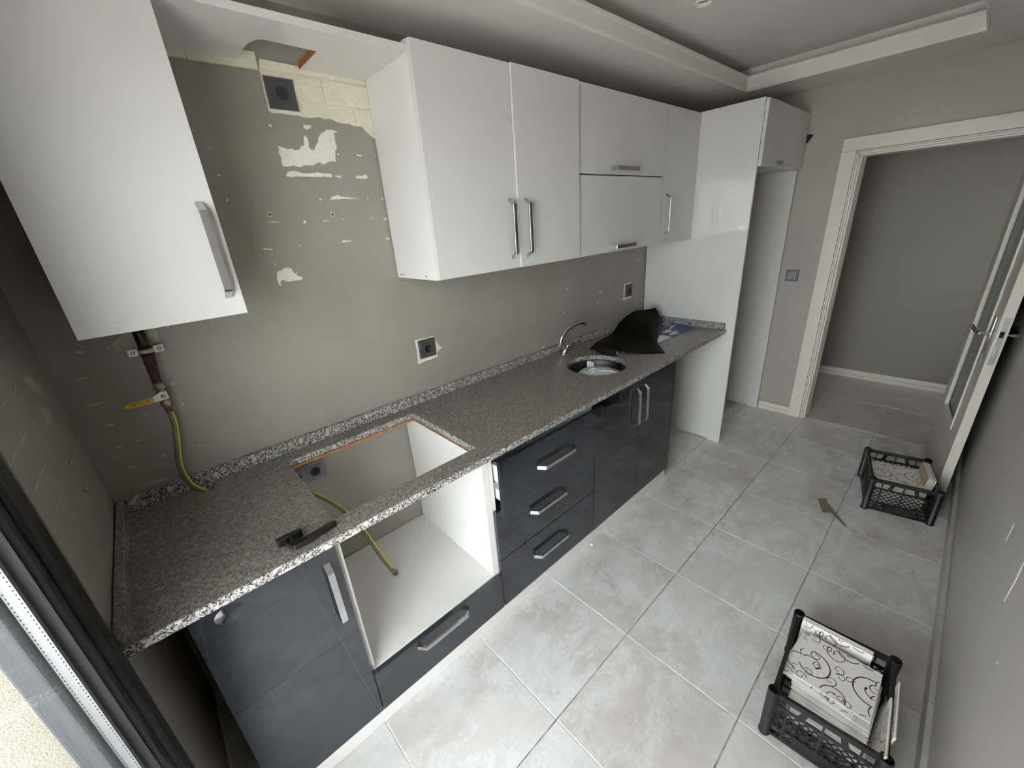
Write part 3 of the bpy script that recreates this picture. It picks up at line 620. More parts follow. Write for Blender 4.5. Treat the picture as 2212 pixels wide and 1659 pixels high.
# cupboard with two lift-up flaps
c = thing('wall_cupboard', 'white gloss wall cupboard with two stacked lift-up flaps', 'cupboard', (2.3, -.16, ZU0), group='white wall cupboards')
carcass(1.913, 2.717, YU+.019, yb, ZU0, ZUT, 'white_melamine', c, shelf=[1.826])
d = front('flap', 1.912, 2.718, 1.8355, ZUT, YU, 'white_lacquer', c); handle(d, 2.296, YU, 1.866, .237, False)
d = front('flap', 1.912, 2.718, ZU0, 1.8335, YU, 'white_lacquer', c); handle(d, 2.294, YU, 1.488, .237, False)
# narrow one against the housing
c = thing('wall_cupboard', 'narrow white gloss wall cupboard against the tall fridge housing', 'cupboard', (2.9, -.16, ZU0), group='white wall cupboards')
carcass(2.719, 3.1245, YU+.019, yb, ZU0, ZUT, 'white_melamine', c)
d = front('door', 2.718, 3.1252, ZU0, ZUT, YU, 'white_lacquer', c); handle(d, 2.757, YU, 1.628, .237, True)
# tall fridge housing
f = thing('fridge_housing', 'tall white fridge housing with an empty niche and a top cupboard', 'cupboard', (3.53, -.35, 0))
bm = B(); add_prism(bm, [(YT, 0), (-.60, .0), (-.598, .012), (-.30, .012), (yb, .012), (yb, 2.2), (YT, 2.2)], 'x', XT, XT+.018); obj('side_panel', bm, 'white_lacquer', f)
bm = B(); add_prism(bm, [(YT, 0), (-.61, .0), (-.608, .010), (yb, .010), (yb, 1.855), (YT, 1.855)], 'x', XP2, XP2+.018); obj('side_panel', bm, 'white_lacquer', f)
carcass(XT+.019, XP2+.018, YT, yb, 1.857, 2.198, 'white_melamine', f)
d = front('door', XT+.004, XP2+.028, 1.853, 2.196, YT-.0195, 'white_lacquer', f); handle(d, 3.518, YT-.0195, 1.882, .237, False)

# base units
c = thing('base_cupboard', 'anthracite gloss base cupboard with one door at the balcony end', 'cupboard', (.28, -.3, 0), group='anthracite base units')
carcass(.103, .467, YD+.019, -.02, .062, ZCB-.002, 'white_melamine', c)
d = front('door', .101, .4505, .062, .829, YD, 'anthracite_lacquer', c, .0011); handle(d, .414, YD, .663, .237, True)
bm = B(); add_lathe(bm, [(.0001, -.0038), (.012, -.0034), (.022, -.0020), (.030, -.0006), (.034, .0004)], 28, (0, 0, 0), 'y'); bm.transform(Matrix.Translation((.181, YD, .787)) @ Matrix.Diagonal((1.0, 1, .75, 1))); obj('blister', bm, 'anthracite_lacquer', d)
o_ = thing('oven_housing', 'white oven housing standing empty, with one anthracite drawer below', 'cupboard', (.74, -.3, 0), group='anthracite base units')
box('side_panel', 1.0045, 1.0325, YD+.019, -.012, .062, ZCB-.002, 'white_melamine', o_)
box('shelf', .468, 1.004, YD+.019, -.004, .234, .252, 'white_melamine', o_)
box('batten', .478, 1.003, -.091, -.085, .8305, ZCB-.001, 'pine_batten', o_)
box('batten', .9995, 1.004, -.55, -.095, .8385, ZCB-.001, 'pine_batten', o_)
d = front('drawer', .4525, 1.031, .062, .249, YD, 'anthracite_lacquer', o_, .0011); handle(d, .733, YD, .217, .237, False)
u = thing('drawer_unit', 'anthracite gloss drawer unit, its top drawer left slightly open', 'cupboard', (1.36, -.3, 0), group='anthracite base units')
carcass(1.034, 1.681, YD+.019, -.02, .062, ZCB-.002, 'white_melamine', u)
yo = -.657
d = front('drawer', 1.0345, 1.681, .576, .829, yo, 'anthracite_lacquer', u, .0011); handle(d, 1.345, yo, .714, .237, False)
bm = B(); add_box(bm, 1.066, 1.080, yo+.019, -.12, .615, .775); add_box(bm, 1.636, 1.650, yo+.019, -.12, .615, .775); add_box(bm, 1.08, 1.636, yo+.019, -.12, .615, .63); obj('drawer_box', bm, 'white_melamine', d)
bm = B(); add_box(bm, 1.053, 1.066, yo+.03, -.12, .68, .70, .001); add_box(bm, 1.0525, 1.0655, yo+.02, yo+.034, .672, .712, .002); obj('runner', bm, 'satin_steel', d)
d = front('drawer', 1.0335, 1.681, .3235, .5735, YD, 'anthracite_lacquer', u, .0011); handle(d, 1.340, YD, .462, .237, False)
d = front('drawer', 1.0335, 1.681, .0635, .3215, YD, 'anthracite_lacquer', u, .0011); handle(d, 1.346, YD, .206, .237, False)
k = thing('sink_cupboard', 'anthracite gloss base cupboard with two doors under the sink', 'cupboard', (2.09, -.3, 0), group='anthracite base units')
carcass(1.683, 2.492, YD+.019, -.02, .062, ZCB-.002, 'white_melamine', k, open_top=True)
d = front('door', 1.683, 2.1, .062, .829, YD, 'anthracite_lacquer', k, .0011); handle(d, 2.053, YD, .668, .237, True)
d = front('door', 2.1, 2.493, .062, .829, YD, 'anthracite_lacquer', k, .0011); handle(d, 2.133, YD, .665, .237, True)
p = thing('plinth_board', 'long white plinth board along the foot of the base units', 'board', (1.3, YD, 0))
box('board', .09, 2.455, YD+.0005, YD+.016, .0015, .0605, 'white_melamine', p, .001)
box('end_clip', 2.4552, 2.470, YD+.002, YD+.018, .004, .030, 'white_film', p, .002)

# granite worktop with hob cut-out, sink opening and hose hole
SX, SY, SR = 2.030, -.362, .166
def circle(cx, cy, r, n): return [(cx+r*math.cos(2*math.pi*i/n), cy-r*math.sin(2*math.pi*i/n)) for i in range(n)]
w = thing('worktop', 'grey speckled granite worktop with an empty hob cut-out', 'worktop', (1.5, -.3, ZCB))
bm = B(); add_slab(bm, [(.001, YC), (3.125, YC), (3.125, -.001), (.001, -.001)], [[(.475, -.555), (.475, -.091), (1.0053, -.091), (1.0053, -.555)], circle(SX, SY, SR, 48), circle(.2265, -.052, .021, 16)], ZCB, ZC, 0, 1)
sl = mod_bevel(obj('slab', bm, ['dust_reflection_granite', 'granite'], w), .004, 3, 40)
mod_bevel(box('upstand', .024, 3.103, -.022, -.001, ZC, ZUP, 'granite', w), .002)
mod_bevel(box('upstand', .003, .0235, -.628, -.001, ZC, ZUP, 'dust_reflection_granite', w), .002)
mod_bevel(box('upstand', 3.1035, 3.1255, -.628, -.001, ZC, ZUP, 'granite', w), .002)
# sink bowl
sk = thing('sink_bowl', 'round steel undermount sink bowl full of packing waste', 'sink', (SX, SY, .70))
bm = B(); add_lathe(bm, [(.185, ZCB-.0005), (.168, ZCB-.0005), (.166, ZCB-.01), (.160, .74), (.145, .702), (.11, .690), (.03, .688), (.0001, .688), (.0001, .686), (.11, .688), (.147, .700), (.162, .74), (.168, ZCB-.012), (.185, ZCB-.003)], 40, (SX, SY, 0), 'z', True); obj('bowl', bm, 'sink_steel', sk)
bm = B(); add_lathe(bm, [(.0001, .690), (.03, .690), (.034, .6886)], 20, (SX, SY, 0)); obj('drain', bm, 'chrome', sk)
# tap
t = thing('mixer_tap', 'chrome swan-neck mixer tap behind the round sink', 'tap', (2.062, -.088, ZC))
TXp, TYp = 2.060, -.095
bm = B(); add_lathe(bm, [(.0001, ZC), (.021, ZC), (.021, ZC+.006), (.0165, ZC+.010), (.0165, ZC+.012)], 20, (TXp, TYp, 0)); obj('base_ring', bm, 'chrome', t)
bm = B(); add_tube(bm, smooth_path([(TXp, TYp, ZC+.008), (TXp+.012, TYp-.004, ZC+.03), (TXp+.030, TYp-.010, ZC+.056)], 4), [.0155]*8+[.017], 16); obj('body', bm, 'chrome', t)
bm = B(); add_tube(bm, smooth_path([(2.036, -.088, ZC+.036), (2.032, -.09, ZC+.062), (2.040, -.097, ZC+.110), (2.070, -.106, ZC+.150), (2.118, -.117, ZC+.174), (2.170, -.124, ZC+.182), (2.206, -.128, ZC+.181)], 6), .0122, 14); sp_ = obj('spout', bm, 'chrome', t)
bm = B(); add_tube(bm, [(2.036, -.088, ZC+.036), (2.045, -.089, ZC+.030), (TXp, TYp, ZC+.026)], .009, 12); obj('spout_joint', bm, 'chrome', t)
bm = B(); add_lathe(bm, [(.0001, ZC+.190), (.011, ZC+.190), (.0125, ZC+.186), (.0125, ZC+.160), (.010, ZC+.157), (.0001, ZC+.158)], 16, (2.212, -.129, 0)); obj('aerator', bm, 'chrome', sp_)
bm = B(); add_tube(bm, smooth_path([(TXp+.030, TYp-.010, ZC+.052), (TXp+.050, TYp-.006, ZC+.066), (TXp+.085, TYp+.000, ZC+.064), (TXp+.150, TYp+.006, ZC+.060)], 5), [.016, .0155, .015, .014, .013, .012, .0115, .011, .0105, .010, .0095, .009, .009, .0085, .008, .0075], 12, True, .55); obj('lever', bm, 'chrome', t)

# sockets and switch
def socket(name, label, cx, cz, y, group, n=1):
    s = thing(name, label, 'socket', (cx, y, cz), group=group); W = .089; tot = .071*(n-1)+W
    gm = ('socket_plastic', 'socket_dark') if n == 1 else ('socket_grey', 'socket_dark')
    bm = B(); o = .0095
    outer = [(-tot/2, -W/2), (tot/2, -W/2), (tot/2, W/2), (-tot/2, W/2)]
    rings = []
    for ins, d in ((0, 0), (0, -.004), (.004, -.0095), (.016, -.0105)):
        rings.append([bm.verts.new((a-math.copysign(ins, a), d, b-math.copysign(ins, b))) for a, b in outer])
    for a, b in zip(rings, rings[1:]):
        for i in range(4): bm.faces.new((a[i], a[(i+1) % 4], b[(i+1) % 4], b[i]))
    bm.faces.new(rings[-1]); bmesh.ops.recalc_face_normals(bm, faces=bm.faces[:]); obj('frame', bm, gm[0], s, False)
    for k in range(n):
        x = (k-(n-1)/2)*.071
        ip = obj('insert', add_slab(B(), [(x-.0265, -.0265), (x+.0265, -.0265), (x+.0265, .0265), (x-.0265, .0265)], [circle(x, 0, .0195, 28)], 0, .004), gm[0], s, False)
        ip.data.transform(Matrix(((1, 0, 0, 0), (0, 0, -1, -.0095), (0, 1, 0, 0), (0, 0, 0, 1))))
        bm = B(); add_lathe(bm, [(.0196, -.0138), (.0215, -.0132), (.0235, -.0134)], 28, (x, 0, 0), 'y')
        obj('rim', bm, gm[0], s, False)
        bm = B(); add_lathe(bm, [(.0196, -.0136), (.0190, -.0108), (.0001, -.0108)], 28, (x, 0, 0), 'y'); obj('well', bm, gm[1], s, False)
        bm = B()
        for q in (-.0095, .0095): add_lathe(bm, [(.0028, -.0112), (.0001, -.0111)], 10, (x+q*.95, 0, q*.3), 'y')
        add_box(bm, x-.002, x+.002, -.0132, -.0108, .0165, .0192); add_box(bm, x-.002, x+.002, -.0132, -.0108, -.0192, -.0165)
        obj('contact', bm, 'dark_gap', s, False)
    return s
G = 'flush sockets on the back wall'
socket('wall_socket', 'dark grey socket in the cream foam brick patch under the hood board', .787, 2.085, -.0078, G)
socket('wall_socket', 'dark grey socket in mid wall with a white chip beside it', 1.179, 1.121, -.002, G)
socket('wall_socket', 'dark grey socket next to the tall white housing', 2.903, 1.127, -.002, G)
socket('double_socket', 'light grey double socket seen through the hob cut-out', .533, .744, 0, G, 2)
s = thing('light_switch', 'grey three-way light switch on the wall left of the doorway', 'switch', (XR, -.765, 1.129))
bm = B()
rings = [[bm.verts.new((-d, a-math.copysign(i, a), b-math.copysign(i, b))) for a, b in ((-.042, -.042), (.042, -.042), (.042, .042), (-.042, .042))] for i, d in ((0, 0), (0, .005), (.004, .010), (.012, .010), (.013, .008))]
for a, b in zip(rings, rings[1:]):
    for i in range(4): bm.faces.new((a[i], a[(i+1) % 4], b[(i+1) % 4], b[i]))
bm.faces.new(rings[-1]); bmesh.ops.recalc_face_normals(bm, faces=bm.faces[:]); obj('frame', bm, 'socket_grey', s, False)
for k in range(3): box('rocker', -.0125-.002*(k == 2), -.0078, (k-1)*.0185-.0088, (k-1)*.0185+.0088, -.027, .027, 'switch_rocker', s, .001, False)

# gas pipe, valve and hose
gp = thing('gas_pipe', 'black gas pipe with brown wrapped reducer and yellow-handled valve under the wall cupboard', 'pipe', (.217, -.045, 1.2))
PX, PY = .2175, -.045
bm = B(); add_tube(bm, [(PX, PY, 1.4575), (PX, PY, 1.352)], .0145, 18); obj('pipe', bm, 'gas_pipe_black', gp)
bm = B(); add_tube(bm, [(PX, PY, 1.376), (PX, PY, 1.372), (PX, PY, 1.352), (PX, PY, 1.348)], [.015, .0185, .0185, .015], 18); obj('rubber_sleeve', bm, 'rubber_gasket', gp)
bm = B(); add_lathe(bm, [(.0187, 1.357), (.0197, 1.357), (.0197, 1.369), (.0187, 1.369)], 24, (PX, PY, 0), 'z', True)
for sx in (-1, 1): add_box(bm, PX+sx*.018, PX+sx*.042, -.042, -.039, 1.352, 1.374, .001); add_box(bm, PX+sx*.0185, PX+sx*.0215, PY-.004, -.039, 1.354, 1.372)
cl = obj('pipe_clamp', bm, 'galvanised', gp)
for sx in (-1, 1):
    bm = B(); add_lathe(bm, [(.0001, -.047), (.003, -.047), (.0055, -.044), (.0055, -.042)], 12, (PX+sx*.031, 0, 1.363), 'y'); add_tube(bm, [(PX+sx*.031, -.042, 1.363), (PX+sx*.031, -.001, 1.363)], .003, 8); obj('screw', bm, 'chrome', cl)
zz = [1.350-.0085*i for i in range(12)]
bm = B(); add_tube(bm, [(PX-.0006*i, PY, z) for i, z in enumerate(zz)], [(.0150-.0004*i)+(.0009 if i % 3 == 0 else 0) for i in range(12)], 16); obj('wrapped_reducer', bm, 'rust_wrap', gp)
bm = B(); V = (PX-.004, PY)
add_lathe(bm, [(.0001, 1.262), (.0135, 1.262), (.0145, 1.258), (.0145, 1.243), (.0125, 1.241), (.0125, 1.236), (.0155, 1.232), (.0165, 1.222), (.0150, 1.210), (.0120, 1.206), (.0120, 1.202), (.0142, 1.200), (.0142, 1.186), (.0110, 1.183), (.0110, 1.166), (.0001, 1.166)], 8, (V[0], V[1], 0)); va = obj('valve_body', bm, 'brass_fitting', gp)
bm = B(); add_tube(bm, [(V[0], V[1]-.014, 1.224), (V[0], V[1]-.028, 1.224)], .006, 12); obj('valve_stem', bm, 'brass_fitting', va)
LY = V[1]-.027
bm = B(); add_prism(bm, [(V[0]+.012, 1.236), (V[0]+.012, 1.213), (V[0]-.028, 1.211), (V[0]-.028, 1.227), (V[0]-.004, 1.238)], 'y', LY, LY-.0025)
add_lathe(bm, [(.0001, LY-.008), (.0055, LY-.008), (.0065, LY-.005), (.0065, LY)], 6, (V[0], 0, 1.224), 'y'); obj('lever_bracket', bm, 'galvanised', va)
bm = B(); add_prism(bm, [(V[0]-.024, 1.2105), (V[0]-.024, 1.2265), (V[0]-.085, 1.2275), (V[0]-.091, 1.2250), (V[0]-.093, 1.2200), (V[0]-.091, 1.2145), (V[0]-.085, 1.2120)], 'y', LY+.001, LY-.0055); lv = mod_bevel(obj('lever_handle', bm, 'lever_yellow', va), .0015, 2, 40)
bm = text_mesh('M=OLVSC', .011, .0002)
ML = Matrix(((-1, 0, 0, V[0]-.033), (0, 0, -1, LY-.0060), (0, -1, 0, 1.2245), (0, 0, 0, 1)))
bm.transform(ML); bm.transform(Matrix.Translation((V[0]-.05, 0, 1.22)) @ Matrix.Rotation(math.radians(0), 4, 'Y') @ Matrix.Translation((-V[0]+.05, 0, -1.22)))
obj('lettering', bm, 'ink_black', va)
hose = thing('gas_hose', 'braided gas hose with yellow stripe passing through the worktop into the oven niche', 'hose', (.2, -.05, ZC))
hp = smooth_path([(PX-.004, -.045, 1.170), (.212, -.047, 1.12), (.199, -.05, 1.056), (.186, -.05, 1.0), (.182, -.05, .951), (.191, -.051, .900), (.2115, -.052, .866), (.250, -.060, .815), (.33, -.10, .795), (.43, -.13, .778), (.51, -.16, .738), (.572, -.19, .664), (.612, -.225, .59), (.640, -.255, .50), (.664, -.280, .40), (.690, -.284, .315), (.702, -.280, .285)], 8)
bm = B(); add_tube(bm, hp, .0085, 12); obj('braid', bm, 'braided_hose', hose)
bm = B(); add_tube(bm, [p+Vector((.0052, -.0036, .0012)) for p in hp[2:-8]], .0038, 10); obj('yellow_stripe', bm, 'hose_yellow', hose)
a, b = hp[-1], (hp[-1]-hp[-4]).normalized()
bm = B(); add_tube(bm, [a-b*.022, a], .0098, 14); add_tube(bm, [a, a+b*.006], .008, 14); add_tube(bm, [a+b*.006, a+b*.022], .0125, 6); obj('end_nut', bm, 'brass_fitting', hose)
# black window handle lying on the worktop
h = thing('window_handle', 'black window handle lying loose on the worktop beside the hob cut-out', 'handle', (.37, -.57, ZC))
bm = B(); add_box(bm, .3235, .3885, -.571, -.556, ZC+.0008, ZC+.0265, .005); obj('base_plate', bm, 'black_metal', h); 
bm = B(); add_tube(bm, [(.352, -.571, ZC+.0145), (.352, -.592, ZC+.0145)], .0095, 14); add_prism(bm, [(.342, -.590), (.362, -.588), (.380, -.604), (.470, -.590), (.474, -.581), (.380, -.588), (.370, -.585)][:0] or [(.340, -.588), (.364, -.588), (.377, -.601), (.466, -.592), (.472, -.596), (.470, -.607), (.372, -.621), (.352, -.619)], 'z', ZC+.006, ZC+.023)
o = obj('lever', bm, 'black_metal', h); mod_bevel(o, .003, 2, 30)
# spotlight
sp = thing('ceiling_spotlight', 'small white cylinder spotlight on the recessed ceiling', 'lamp', (2.234, -.708, ZU))
bm = B(); add_lathe(bm, [(.0001, ZU), (.031, ZU), (.031, 2.404), (.0345, 2.402), (.0345, 2.397), (.029, 2.397), (.0275, 2.412), (.0001, 2.412)], 28, (2.234, -.708, 0)); obj('body', bm, 'white_plaster', sp)
bm = B(); add_lathe(bm, [(.0001, 2.4105), (.0274, 2.4105)], 24, (2.234, -.708, 0)); obj('lens', bm, 'spot_lens', sp)

# ------------------------------------------------------------------ banner and cloth beside the sink
def coons(c0, c1, d0, d1, nu=26, nv=22):
    """c0: u along v=1 edge, c1: u along v=0 edge, d0: v along u=0 (v0->v1), d1: v along u=1"""
    def ev(c, t):
        t = min(max(t, 0), 1)*(len(c)-1); i = min(int(t), len(c)-2); return c[i].lerp(c[i+1], t-i)
    g = []
    for i in range(nu+1):
        row = []
        for j in range(nv+1):
            u, v = i/nu, j/nv
            a = ev(c1, u)*(1-v)+ev(c0, u)*v; b = ev(d0, v)*(1-u)+ev(d1, v)*u
            cc = (ev(c1, 0)*(1-u)+ev(c1, 1)*u)*(1-v)+(ev(c0, 0)*(1-u)+ev(c0, 1)*u)*v
            row.append(a+b-cc)
        g.append(row)
    return g
def grid_mesh(g, wrinkle=None):
    bm = B(); vs = []
    for i, row in enumerate(g):
        r = []
        for j, p in enumerate(row):
            q = Vector(p)
            if wrinkle: q = q+wrinkle(i/(len(g)-1), j/(len(row)-1), q)
            r.append(bm.verts.new(q))
        vs.append(r)
    for i in range(len(vs)-1):
        for j in range(len(vs[0])-1):
            f = bm.faces.new((vs[i][j], vs[i+1][j], vs[i+1][j+1], vs[i][j+1])); f.smooth = True
    return bm
def solid(o, t, off=0):
    s = o.modifiers.new('thickness', 'SOLIDIFY'); s.thickness = t; s.offset = off; return o
Z = ZC
ban = thing('vinyl_banner', 'folded vinyl banner, black back up over its blue lettered front, right of the sink', 'banner', (2.7, -.3, Z))
peak = (2.965, -.19, 1.005); P_ = (2.583, -.416, .8745); T1 = (2.419, -.567, .8755); T2 = (2.203, -.18, .886)
top = smooth_path([T2, (2.36, -.125, .888), (2.562, -.100, .893), (2.664, -.100, .957), (2.784, -.128, 1.006), (2.88, -.165, 1.004), peak], 5)
right = smooth_path([peak, (3.000, -.20, .962), (2.946, -.24, .930), (2.830, -.30, .901), (2.700, -.37, .882), P_], 5)
fr = smooth_path([T1, (2.49, -.50, .876), P_], 6)
left = smooth_path([T1, (2.345, -.475, .8765), (2.275, -.36, .888), (2.225, -.26, .896), T2], 6)
lo = [Vector(p) for p in left]                       # v0 = T1 -> T2
g = coons(top, fr, lo, list(reversed(right)))
def wr(u, v, q):
    e = u*(1-u)*v*(1-v)*16
    fold = .016*math.sin(7*u+3.2*v)+.012*math.sin(11*v-5*u+1)+.008*math.sin(17*u-9*v)
    return Vector((0, 0, e*(.5*fold+.019)))
solid(obj('black_back', grid_mesh(g, wr), 'banner_black', ban), .0018)
A_ = [Vector(p) for p in smooth_path([(3.09, -.075, .905), (3.03, -.16, .878), (2.93, -.235, .875), (2.80, -.315, .8745), (2.69, -.37, .8745), P_], 5)]
rr = [Vector(p) for p in right]
gi = []
for k in range(9):
    s = k/8; row = []
    for a, b in zip(rr, A_):
        m = a.lerp(b, s); row.append(m+Vector((.035, -.012, -.006))*math.sin(math.pi*s)*min(1, (a-b).length*7))
    gi.append(row)
solid(obj('inner_fold', grid_mesh(gi), 'banner_navy', ban), .0014)
flat = [(2.56, -.25), (2.52, -.37), (2.592, -.433), (2.70, -.437), (2.812, -.440), (2.90, -.448), (2.966, -.455), (3.05, -.440), (3.095, -.418), (3.098, -.34), (3.100, -.20), (3.098, -.06), (2.95, -.055), (2.80, -.15)]
bm = B(); add_prism(bm, flat, 'z', Z+.0012, Z+.0026); pf = obj('printed_front', bm, 'banner_navy', ban)
bm = B(); add_prism(bm, [(2.565, -.300), (2.56, -.331), (2.745, -.346), (2.765, -.372), (2.757, -.437), (2.70, -.436), (2.592, -.432)], 'z', Z+.0027, Z+.0031); obj('white_border', bm, 'banner_white', pf)
def lettering(body, origin, d, up):
    bm = text_mesh(body, 1.0, 0, .022)
    d, up = Vector((*d, 0)), Vector((*up, 0))
    for v in bm.verts:
        x, y = v.co.x, v.co.y; q = Vector((origin[0], origin[1], 0))+d*x+up*y; v.co = Vector((q.x, q.y, Z+.0034))
    bmesh.ops.recalc_face_normals(bm, faces=bm.faces[:])
    for f in bm.faces:
        if f.normal.z < 0: f.normal_flip()
    r = bmesh.ops.extrude_face_region(bm, geom=bm.faces[:])
    for v in [e for e in r['geom'] if isinstance(e, bmesh.types.BMVert)]: v.co.z += .0003
    obj('lettering', bm, 'banner_white', pf)
lettering('Ha', (3.070, -.312), (.03, .098), (-.168, -.028))
lettering('44', (2.900, -.432), (.05, .118), (-.185, -.01))
bm = B(); add_lathe(bm, [(.007, Z+.0028), (.007, Z+.0045), (.012, Z+.0045), (.013, Z+.0028)], 18, (3.086, -.398, 0), 'z', True); obj('eyelet', bm, 'satin_steel', ban)
rl = thing('rolled_cloth', 'rolled dark cloth with a metal end cap beside the sink opening', 'cloth', (2.19, -.29, Z))
bm = B(); pts = smooth_path([(2.240, -.215, Z+.021), (2.212, -.265, Z+.0235), (2.203, -.32, Z+.0235), (2.212, -.372, Z+.0215)], 6)
add_tube(bm, pts, [.0165+.005*math.sin(3.1*i/18)+.0015*math.sin(i*2.1) for i in range(len(pts))], 14); obj('roll', bm, 'dark_cloth', rl)
bm = B(); add_tube(bm, [(2.212, -.372, Z+.0215), (2.214, -.380, Z+.0215)], [.0105, .0085], 16); obj('end_cap', bm, 'chrome', rl)
bm = grid_mesh([[Vector((2.225+.055*i/6, -.385-.012*i/6+.022*j/3, Z+.0012+.010*abs(math.sin(i*1.3+j)))) for j in range(4)] for i in range(7)]); solid(obj('pink_lining', bm, 'pink_cloth', rl), .001, 1)

# waste lying in the sink bowl
def crumple(name, cx, cy, cz, rx, ry, rz, mat, label, cat, seed, tilt=0):
    rnd = random.Random(seed); n, m = 22, 12; ph = [rnd.uniform(0, 6.28) for _ in range(8)]
    bm = B(); rows = []
    for i in range(m+1):
        th = math.pi*i/m; row = []
        for k in range(n):
            a = 2*math.pi*k/n
            r = 1+.06*math.sin(3*a+ph[0]+2*th)+.04*math.sin(5*a+ph[1]-3*th)+.025*math.sin(9*a+ph[2])
            x, y, z = r*rx*math.sin(th)*math.cos(a), r*ry*math.sin(th)*math.sin(a), rz*math.cos(th)*(1+.15*math.sin(4*a+ph[3]))
            row.append(bm.verts.new((cx+x, cy+y, cz+z+tilt*x)))
        rows.append(row)
    for i in range(m):
        for k in range(n):
            f = bm.faces.new((rows[i][k], rows[i+1][k], rows[i+1][(k+1) % n], rows[i][(k+1) % n])); f.smooth = True
    bmesh.ops.remove_doubles(bm, verts=bm.verts[:], dist=1e-5); bmesh.ops.recalc_face_normals(bm, faces=bm.faces[:])
    return tag(obj(name, bm, mat), label, cat)
crumple('packing_foam', 2.020, -.362, .808, .128, .105, .031, 'white_film', 'puffy white sheet of packing foam filling the sink bowl', 'packaging', 3, .05)
crumple('plastic_bag', 2.035, -.372, .735, .10, .10, .042, 'grey_paper', 'grey crumpled waste underneath the white packing foam in the sink', 'packaging', 8)
def sheet(name, corners, mat, label, cat, th=.0012, wob=.006, seed=1):
    rnd = random.Random(seed); a, b, c, d = [Vector(p) for p in corners]; f1, f2 = rnd.uniform(4, 7), rnd.uniform(4, 7)
    g = [[(a.lerp(b, i/8)).lerp(d.lerp(c, i/8), j/8)+Vector((wob*.4*math.sin(f2*j/8), 0, wob*math.sin(f1*i/8+f2*j/8))) for j in range(9)] for i in range(9)]
    o = solid(obj(name, grid_mesh(g), mat), th); return tag(o, label, cat)
sheet('paper_scrap', [(2.080, -.262, .768), (2.120, -.285, .764), (2.135, -.268, .842), (2.098, -.242, .845)], 'white_film', 'small torn white paper scrap standing up in the sink', 'paper', .001, .005, 5)
sheet('grey_sheet', [(2.085, -.400, .765), (2.085, -.480, .772), (2.150, -.440, .815), (2.138, -.385, .822)], 'grey_paper', 'stiff grey sheet leaning against the far side of the sink', 'paper', .0012, .004, 9)
sheet('blue_rag', [(1.900, -.330, .775), (1.918, -.255, .775), (1.966, -.252, .798), (1.95, -.30, .806)], 'blue_cloth', 'dark blue rag tucked at the left side of the sink', 'cloth', .002, .006, 11)

